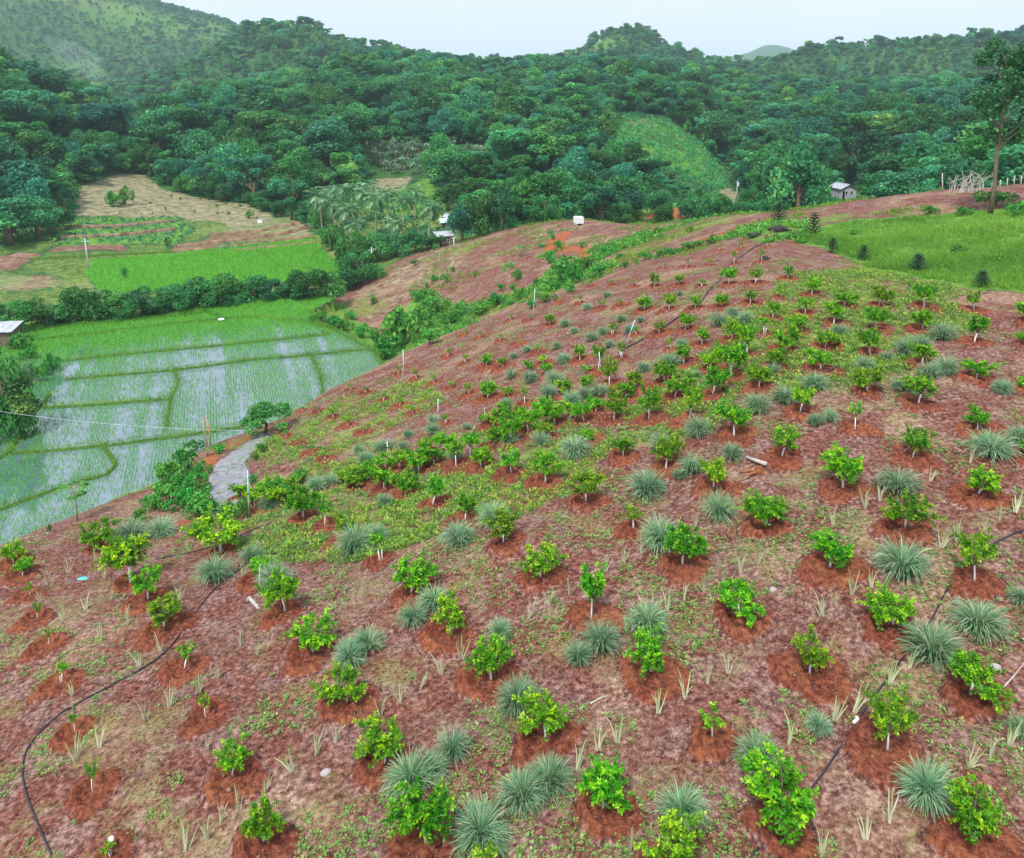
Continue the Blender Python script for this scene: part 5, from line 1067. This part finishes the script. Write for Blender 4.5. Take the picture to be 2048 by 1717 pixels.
tag(obj('pipe_joint', MB().box(0, 0, 0.06, 0.22, 0.07, 0.06, 0.6).box(0.02, 0.02, 0.10, 0.06, 0.06, 0.12).mesh('joint'), 'whiteplastic', None, ray(1712, 1446)[:3]), 'small white valve fitted on the right hose', 'valve')
# stakes
def stake(px0, py0, px1, py1, rad, mat, lab, name='stake', cat='stake', group=None, rmax=170, bend=0.0):
    b = ray(px0, py0, 6, rmax)
    if not b: return
    X, Y, Z = pix_dir(px1, py1); s = b[3]; top = (X * s, b[1] + 0.0, 0)
    # the top keeps the base's distance so that the stake leans sideways only
    k = math.hypot(b[0], b[1]); dx = X / Y * b[1]; top = Vector((dx, b[1], Z / Y * b[1])); base = Vector(b[:3])
    o = empty(name, b[:3]); mid = (base + top) / 2 + Vector((bend, 0, 0)); P = [Vector((0, 0, -0.3)), mid - base, top - base]
    obj('shaft', MB().tube([tuple(p) for p in P], [rad, rad, rad * 0.9], 6).mesh('shaft', True), mat, o)
    obj('tie', MB().tube([tuple(mid - base + Vector((0, 0, -0.02))), tuple(mid - base + Vector((0, 0, 0.05)))], rad * 1.35, 6).mesh('tie'), 'dark', o)
    tag(o, lab, cat, group)
G_ = 'pale pipes and stakes standing in the orchard'
stake(498, 1034, 495, 942, 0.030, 'pvc', 'tall pale blue pipe standing below the gravel road', group=G_)
stake(394, 1024, 392, 990, 0.021, 'pvc', 'short pale blue pipe left of the gravel road', group=G_)
stake(803, 766, 806, 700, 0.036, 'pvc', 'thin pale pole on the left crest of orchard', group=G_, bend=0.1)
stake(1066, 634, 1070, 578, 0.036, 'pvc', 'pale leaning pole at the orchard crest beside gully', group=G_)
stake(1252, 688, 1270, 640, 0.030, 'pvc', 'pale blue stake leaning right among upper citrus', group=G_)
stake(876, 856, 876, 797, 0.027, 'pvc', 'thin pale pole beside lemongrass on left slope', group=G_)
stake(776, 908, 774, 884, 0.030, 'whiteplastic', 'short white stake in front of grey-green tufts', group=G_)
stake(970, 852, 969, 815, 0.021, 'drywood', 'slim grey double stake by the leafy belt', group=G_)
stake(1202, 748, 1198, 704, 0.024, 'whiteplastic', 'white support stake under small round citrus crown', group=G_)
stake(516, 1225, 520, 1130, 0.018, 'drywood', 'thin grey stake behind yellow-green citrus on left', group=G_)
# white plank on the lower left slope
p = ray(508, 1212); o = obj('plank', MB().box(0, 0, 0.10, 0.11, 0.95, 0.05, 0, 0.0).box(-0.05, 0.42, 0.05, 0.07, 0.07, 0.12).mesh('plank'), 'drywood', None, p[:3]); o.rotation_euler = (0.05, 0.1, 0.75)
tag(o, 'pale plank lying on red soil left of centre', 'plank')
# teal bucket lid, white cup, stones
def make_rock(seed, s):
    r = np.random.default_rng(seed); import bmesh
    bm = bmesh.new(); bmesh.ops.create_icosphere(bm, subdivisions=2, radius=1.0)
    for v in bm.verts: v.co = v.co * (0.8 + 0.35 * float(vnoise(v.co.x * 1.3 + seed, v.co.y * 1.3 + v.co.z))) ; v.co.z *= 0.65
    me = bpy.data.meshes.new('rock'); bm.to_mesh(me); bm.free(); return me
for i, (px, py, s, lab, mt) in enumerate([(652, 1546, 0.15, 'pale stone on the lower left slope', 'rock'), (1546, 1180, 0.13, 'small grey stone right of centre', 'rock'), (1990, 1335, 0.16, 'pale stone by right edge lemongrass', 'rock'), (106, 1479, 0.07, 'tiny white stone near lower left hose', 'whiteplastic')]):
    o = obj('stone', make_rock(i, s), mt, None, ray(px, py)[:3]); o.scale = (s, s * 0.8, s); tag(o, lab, 'stone', 'stones on the slope')
p = ray(165, 1158); o = obj('plastic_bag', make_rock(9, 1), 'teal', None, p[:3]); o.scale = (0.24, 0.15, 0.09); tag(o, 'crumpled teal plastic bag on lower left slope', 'bag')
p = ray(226, 1704); o = empty('white_cup', (p[0], p[1], p[2] + 0.30)); obj('cup', MB().tube([(0, 0, 0), (0, 0, .13)], [0.05, 0.065], 10).mesh('cup', True), 'whiteplastic', o); obj('rod', MB().tube([(0, 0, -.34), (0, 0, 0)], 0.012, 5).mesh('rod'), 'bark', o); tag(o, 'white cup upturned on stick above bottom left sapling', 'cup')
# stump with a fallen log
p = ray(1518, 946); o = empty('tree_stump', p[:3], 0.3)
sb = MB(); rs = random.Random(3)
for k in range(9):
    a = k * 0.7; sb.tube([(math.cos(a) * 0.10, math.sin(a) * 0.10, -0.05), (math.cos(a) * 0.17, math.sin(a) * 0.17, rs.uniform(0.12, 0.34))], [0.075, 0.03], 5)
obj('trunk_base', sb.mesh('stump'), 'stump', o)
for a, l in ((2.6, 0.75), (3.3, 0.85), (5.2, 0.4)): obj('root', MB().tube([(0, 0, 0.02), (math.cos(a) * l * .5, math.sin(a) * l * .5, 0.07), (math.cos(a) * l, math.sin(a) * l, 0.02)], [0.07, 0.05, 0.02], 6).mesh('root'), 'stump', o)
tag(o, 'splintered red-brown tree stump with roots right of centre', 'stump')
a0, a1 = ray(1492, 920), ray(1532, 938)
tag(obj('fallen_log', MB().tube([(a0[0], a0[1], a0[2] + .12), ((a0[0] + a1[0]) / 2, (a0[1] + a1[1]) / 2, (a0[2] + a1[2]) / 2 + .16), (a1[0], a1[1], a1[2] + .2)], [0.06, 0.075, 0.09], 7).mesh('log', True), 'drywood'), 'grey fallen log lying behind the splintered stump', 'log')
for px, py, px2, py2, lab in [(1654, 966, 1682, 954, 'pale stick leaning in basin of a right citrus'), (1806, 906, 1822, 896, 'reddish stick lying in basin right of centre'), (1780, 1640, 1800, 1570, 'bent dry stalk on the lower right slope'), (2000, 1385, 2048, 1330, 'long pale branch at the right edge'), (1180, 1410, 1215, 1395, 'brown stick on the lower centre slope')]:
    a0, a1 = ray(px, py), ray(px2, py2)
    tag(obj('dry_stick', MB().tube([(a0[0], a0[1], a0[2] + .04), ((a0[0] + a1[0]) / 2 + .05, (a0[1] + a1[1]) / 2, (a0[2] + a1[2]) / 2 + .10), (a1[0], a1[1], a1[2] + .06)], [0.022, 0.018, 0.01], 5).mesh('stick'), 'drywood'), lab, 'stick', 'dry sticks on the slope')
# charred heaps on the upper slope
for i, (px, py, w, lab) in enumerate([(1560, 464, 44, 'dark uprooted stump heap at top of orchard'), (1508, 474, 34, 'low charred log heap at top of orchard'), (1422, 486, 24, 'small dark brush heap on upper slope'), (1530, 520, 26, 'charred branch lying behind upper sapling')]):
    p = ray(px, py, 6, 140); s = w * p[3] / FPX; o = empty('brush_heap', p[:3], i * 1.3); rs = random.Random(i + 40)
    for k in range(3):
        hb = MB()
        for q in range(5):
            a = rs.uniform(0, 6.28); l = s * rs.uniform(.3, .55); hh = s * rs.uniform(0.08, 0.26); hb.tube([(math.cos(a) * l * -.6, math.sin(a) * l * -.6, .02), (rs.gauss(0, .1), rs.gauss(0, .1), hh), (math.cos(a) * l, math.sin(a) * l, hh * 0.5)], [s * .06, s * .09, s * .03], 6)
        obj('burnt_branch', hb.mesh('branches'), 'char', o)
    tag(o, lab, 'brush heap', 'charred brush heaps')

# ---- poles
def utility_pole(px, py, h_px, lab, mat='concrete', rmin=100, rmax=500, lamp=False, wide=0.16):
    p = ray(px, py, rmin, rmax); H = h_px * p[3] / FPX; o = empty('utility_pole', p[:3])
    obj('shaft', MB().tube([(0, 0, -0.5), (0, 0, H)], [wide, wide * 0.62], 8).mesh('shaft', True), mat, o)
    obj('crossarm', MB().box(0, 0, H * 0.9, 1.3, 0.09, 0.10, 0.5).mesh('crossarm'), mat, o)
    for sx in (-0.5, 0.5): obj('insulator', MB().tube([(sx * math.cos(.5), sx * math.sin(.5), H * 0.9 + .05), (sx * math.cos(.5), sx * math.sin(.5), H * 0.9 + .22)], 0.05, 6).mesh('insulator'), 'whiteplastic', o)
    if lamp: obj('transformer', MB().tube([(0.3, 0, H * 0.72), (0.3, 0, H * 0.88)], 0.28, 8).mesh('transformer'), 'concrete', o)
    tag(o, lab, 'utility pole', 'utility poles in the valley'); return o
utility_pole(177, 540, 64, 'pale utility pole standing alone by the upper paddies', rmin=120)
utility_pole(745, 552, 58, 'utility pole at the foot of the dry spur', rmin=120)
utility_pole(1473, 398, 36, 'utility pole with transformer by the far path', rmin=170, lamp=True)
utility_pole(1800, 305, 24, 'distant utility pole in the right hand forest', rmin=250, rmax=700)
utility_pole(472, 296, 32, 'distant pale pole before the left forest', rmin=250, rmax=700)
utility_pole(908, 498, 24, 'short pole beside the tin-roofed hut', rmin=150, rmax=260)
# two raw timber posts above the gravel road and the cable
for q, (x0, dx_) in enumerate(((414, 0), (422, 6))):
    b = ray(x0, 898 - q * 2, 30, 80); H = 62 * b[3] / FPX; o = empty('timber_post', b[:3])
    obj('post', MB().tube([(0, 0, -.4), (-.06 + q * .05, 0, H * .5), (-0.12, 0, H)], [0.065, 0.055, 0.05], 7).mesh('post', True), 'wood', o)
    obj('cap', MB().tube([(-0.12, 0, H), (-0.125, 0, H + .22)], 0.05, 6).mesh('cap'), 'drywood', o)
    tag(o, ('left' if q == 0 else 'right') + ' raw timber post of the pair beside the gravel road', 'post', 'timber posts by the road')
def air_point(px, py, r):
    X, Y, Z = pix_dir(px, py); s = r / math.hypot(X, Y); return Vector((X * s, Y * s, Z * s))
w0, w1 = air_point(-200, 786, 100), air_point(500, 862, 63); pts = []
for i in range(41):
    t = i / 40; p_ = w0.lerp(w1, t); p_.z -= 2.0 * 4 * t * (1 - t) * 0.45; pts.append(tuple(p_))
tag(obj('overhead_cable', MB().tube(pts, 0.011, 5, True).mesh('cable', True), 'wire'), 'thin pale cable sagging over the flooded paddies', 'cable')

# ---- houses
def house(name, px, py, wpx, lab, roof='tin', wall='wall', rz=0.3, hgt=2.6, depth=1.1, rmin=160, rmax=600, gable=True, wins=2, door=True):
    p = ray(px, py, rmin, rmax); Wd = wpx * p[3] / FPX; D = Wd * depth; k = hgt
    o = empty(name, (p[0], p[1], p[2]), rz)
    wl_ = obj('wall', MB().box(0, 0, k / 2 - .3, Wd, D, k + .6).mesh('wall'), wall, o)
    if gable:
        g = MB(); rh = Wd * 0.22
        for sy in (-1, 1): g.quad((-Wd / 2, sy * D / 2, k), (Wd / 2, sy * D / 2, k), (0, sy * D / 2, k + rh))
        obj('gable', g.mesh('gable'), wall, o)
        ov = 0.45; sl = math.atan2(rh, Wd / 2); ln = math.hypot(rh, Wd / 2) + ov
        for sg in (-1, 1):
            m_ = MB(); nr_ = 12
            for q in range(nr_):                       # corrugated sheets laid side by side
                y0 = -D / 2 - ov + (D + 2 * ov) * q / nr_; y1 = -D / 2 - ov + (D + 2 * ov) * (q + 1) / nr_; zz = 0.03 if q % 2 else 0.0
                a_ = (0, y0, k + rh + .06 + zz); b_ = (0, y1, k + rh + .06 + zz); c_ = (sg * ln * math.cos(sl), y1, k + rh + .06 + zz - ln * math.sin(sl)); d_ = (sg * ln * math.cos(sl), y0, c_[2])
                m_.quad(a_, b_, c_, d_); m_.quad(*[(v[0], v[1], v[2] - .05) for v in (d_, c_, b_, a_)])
            rs_ = obj('roof', m_.mesh('roof'), roof, o)
        obj('ridge_cap', MB().box(0, 0, k + rh + .11, .35, D + 2 * ov, .06).mesh('ridge'), roof, o)
    else:
        m_ = MB(); nr_ = 10
        for q in range(nr_):
            x0 = -Wd / 2 - .4 + (Wd + .8) * q / nr_; x1 = -Wd / 2 - .4 + (Wd + .8) * (q + 1) / nr_; zz = 0.03 if q % 2 else 0
            a_, b_, c_, d_ = (x0, -D / 2 - .4, k + .1 + zz), (x1, -D / 2 - .4, k + .1 + zz), (x1, D / 2 + .4, k + .7 + zz), (x0, D / 2 + .4, k + .7 + zz)
            m_.quad(a_, b_, c_, d_); m_.quad(*[(v[0], v[1], v[2] - .05) for v in (d_, c_, b_, a_)])
        obj('roof', m_.mesh('roof'), roof, o)
    for q in range(wins):
        x0 = -Wd / 2 + Wd * (q + 0.6 + (0.5 if door else 0)) / (wins + (1 if door else 0.2)); ww = Wd * 0.14
        wn_ = obj('window', MB().box(x0, -D / 2 - .01, k * .58, ww, .06, k * .32).mesh('window'), 'dark', o)
        obj('frame', MB().box(x0, -D / 2 - .05, k * .75, ww + .14, .05, .07).box(x0, -D / 2 - .05, k * .41, ww + .14, .05, .07).box(x0 - ww / 2 - .035, -D / 2 - .05, k * .58, .07, .05, k * .32).box(x0 + ww / 2 + .035, -D / 2 - .05, k * .58, .07, .05, k * .32).mesh('frame'), 'whiteplastic', wn_)
    if door:
        d_ = obj('door', MB().box(-Wd * .3, -D / 2 - .012, k * .38, Wd * .15, .06, k * .78).mesh('door'), 'dark', o)
        obj('handle', MB().box(-Wd * .25, -D / 2 - .06, k * .38, .08, .06, .08).mesh('handle'), 'whiteplastic', d_)
    tag(o, lab, 'house', 'houses in the valley'); return o
house('farm_house', 1684, 396, 34, 'grey block house with pale gable roof behind right ridge', rz=0.2, hgt=3.0, depth=1.15, rmin=175)
house('hut', 888, 492, 30, 'low tin-roofed hut behind the dry spur', wall='bark', gable=False, rz=0.35, hgt=2.3, depth=0.75)
house('hut', 902, 452, 22, 'farther tin-roofed hut beside the dark tree', wall='bark', gable=True, rz=0.8, hgt=2.4, rmin=170, door=False)
house('hut', 892, 462, 18, 'small hut with pale green roof between tin huts', roof='bluetin', wall='bark', gable=False, rz=0.2, hgt=2.2, rmin=170, wins=1)
house('farm_house', 256, 206, 16, 'far tiny pale-roofed house among left hill forest', rz=0.5, rmin=420, rmax=1100, hgt=3.4, door=False)
house('open_shed', 4, 690, 58, 'pale tin-roofed shed at the left edge by paddies', gable=False, wall='bark', rz=0.1, hgt=2.4, depth=0.7, rmin=90, rmax=190, wins=1)
# white tank on a stand at the spur crest
p = ray(1157, 450, 120, 175); s = 16 * p[3] / FPX; o = empty('water_tank', p[:3], 0.3)
obj('tank', MB().box(0, 0, s * .62, s, s, s * .8).mesh('tank'), 'whiteplastic', o); obj('lid', MB().tube([(0, 0, s * 1.02), (0, 0, s * 1.1)], s * .16, 8).mesh('lid'), 'concrete', o)
obj('cage', MB().box(-s * .4, 0, s * .1, .09, s * 1.04, s * .25).box(s * .4, 0, s * .1, .09, s * 1.04, s * .25).box(0, -s * .51, s * .45, s * 1.03, .03, .05).box(0, -s * .51, s * .8, s * 1.03, .03, .05).mesh('cage'), 'concrete', o)
tag(o, 'white square water tank on crest of the dry spur', 'tank')
p = ray(520, 446, 172, 330); s = 9 * p[3] / FPX; o = empty('white_box', p[:3], 0.2); obj('box', MB().box(0, 0, s * .4, s, s * .7, s * .8).mesh('box'), 'whiteplastic', o); obj('lid', MB().box(0, 0, s * .83, s * 1.06, s * .76, s * .06).mesh('lid'), 'tin', o); tag(o, 'small white box standing on the terraces', 'box')
p = ray(443, 645, 90, 190); o = obj('sack', make_rock(21, 1), 'whiteplastic', None, (p[0], p[1], p[2] + .5)); o.scale = (.55, .4, .35); tag(o, 'white sack on the bund between paddies', 'sack')
# right ridge: fence posts and a stack of bare poles
for i, (px, py, h) in enumerate([(1886, 384, 38), (1966, 382, 14), (1984, 380, 16), (2000, 376, 16), (2014, 374, 18), (2028, 370, 18), (2042, 368, 16)]):
    b = ray(px, py, 60, 130); H = h * b[3] / FPX; o = empty('fence_post', b[:3])
    obj('post', MB().tube([(0, 0, -.4), (-.05 - (i == 0) * .3, 0, H)], [0.09, 0.06], 6).mesh('post', True), 'drywood', o)
    obj('wire_clip', MB().tube([(-.02, -.1, H * .7), (-.02, .1, H * .7)], 0.03, 5).mesh('clip'), 'dark', o)
    tag(o, 'tall leaning grey post left of the pole pile on right ridge' if i == 0 else f'{ORD[i - 1]} weathered fence post from left beside the tall ridge tree', 'fence post', 'fence posts on the right ridge')
rs = random.Random(11)
for i in range(30):
    px = 1900 + 58 * i / 29; b = ray(px + rs.uniform(-4, 4), 386 - (px - 1900) * 0.02, 60, 130); H = rs.uniform(22, 44) * b[3] / FPX
    o = obj('bare_pole', MB().tube([(0, 0, -.3), (rs.gauss(0.1, .25) * H * .5, rs.gauss(0, .1) * H * .5, H * .55), (rs.gauss(.25, .35) * H, rs.gauss(0, .2) * H, H)], [0.05, 0.04, 0.02], 5).mesh('pole'), 'drywood', None, b[:3])
    tag(o, f'{ORD[i] if i < 20 else ORD[29 - i]} bare grey pole from {"left" if i < 20 else "right"} in the pile on right ridge', 'pole', 'bare poles piled on the ridge')

# far plants on the dry spur
SPX = random.Random(21)
many('spur_shrub', ' '.join(f'{SPX.randint(700, 1420)},{SPX.randint(455, 640)},{SPX.randint(10, 22)},{SPX.randint(9, 18)}' for _ in range(70)), SHR, 'shrub', 'small shrub on dry spur', 'shrub', 'small shrubs dotted over the dry spur', [(470, 'crest'), (490, 'upper face'), (515, 'middle face'), (540, 'lower face'), (575, 'low on face'), (9999, 'foot')], rmin=100, rmax=175)
# ------------------------------------------------------------------ smoke over the left forest, then the hazy air
def vol_mat(name, col, dens, noise=False):
    m, nt, out = new_mat(name); k = NT(nt); pv = k.n('VolumePrincipled', Density=dens); pv.inputs['Color'].default_value = (*col, 1); pv.inputs['Anisotropy'].default_value = 0.1
    nt.links.new(pv.outputs['Volume'], out.inputs['Volume']); return m
import bmesh
bm = bmesh.new(); bmesh.ops.create_icosphere(bm, subdivisions=4, radius=1.0)
sx_, sy_, sz_ = air_point(196, 158, 560)
for v in bm.verts:
    t = (v.co.z + 1) / 2; k_ = 0.35 + 0.9 * t + 0.5 * (float(vnoise(v.co.x * 2 + 4, v.co.z * 3 + v.co.y)) - 0.5)
    v.co = Vector((v.co.x * 12 * k_ - 26 * t * t, v.co.y * 12 * k_, v.co.z * 17 + 8))
me = bpy.data.meshes.new('smoke'); bm.to_mesh(me); bm.free(); me.polygons.foreach_set('use_smooth', np.ones(len(me.polygons), bool))
kind(obj('smoke', me, vol_mat('thin_smoke', (0.80, 0.90, 1.0), 0.007), None, (sx_, sy_, sz_)), 'stuff', 'thin bluish smoke rising over the left forest')
xs, ys = (-11000, 11000), (-60, 9800)
zlo, zhi = float(min(GZ.min(), -40) - 1.5), float(max(GZ.max(), 0) + 45)
hz = MB().box((xs[0] + xs[1]) / 2, (ys[0] + ys[1]) / 2, (zlo + zhi) / 2, xs[1] - xs[0], ys[1] - ys[0], zhi - zlo)
kind(obj('haze', hz.mesh('haze'), vol_mat('pale_haze', (0.70, 0.86, 1.0), 0.00014)), 'stuff', 'pale bluish haze in the valley air')
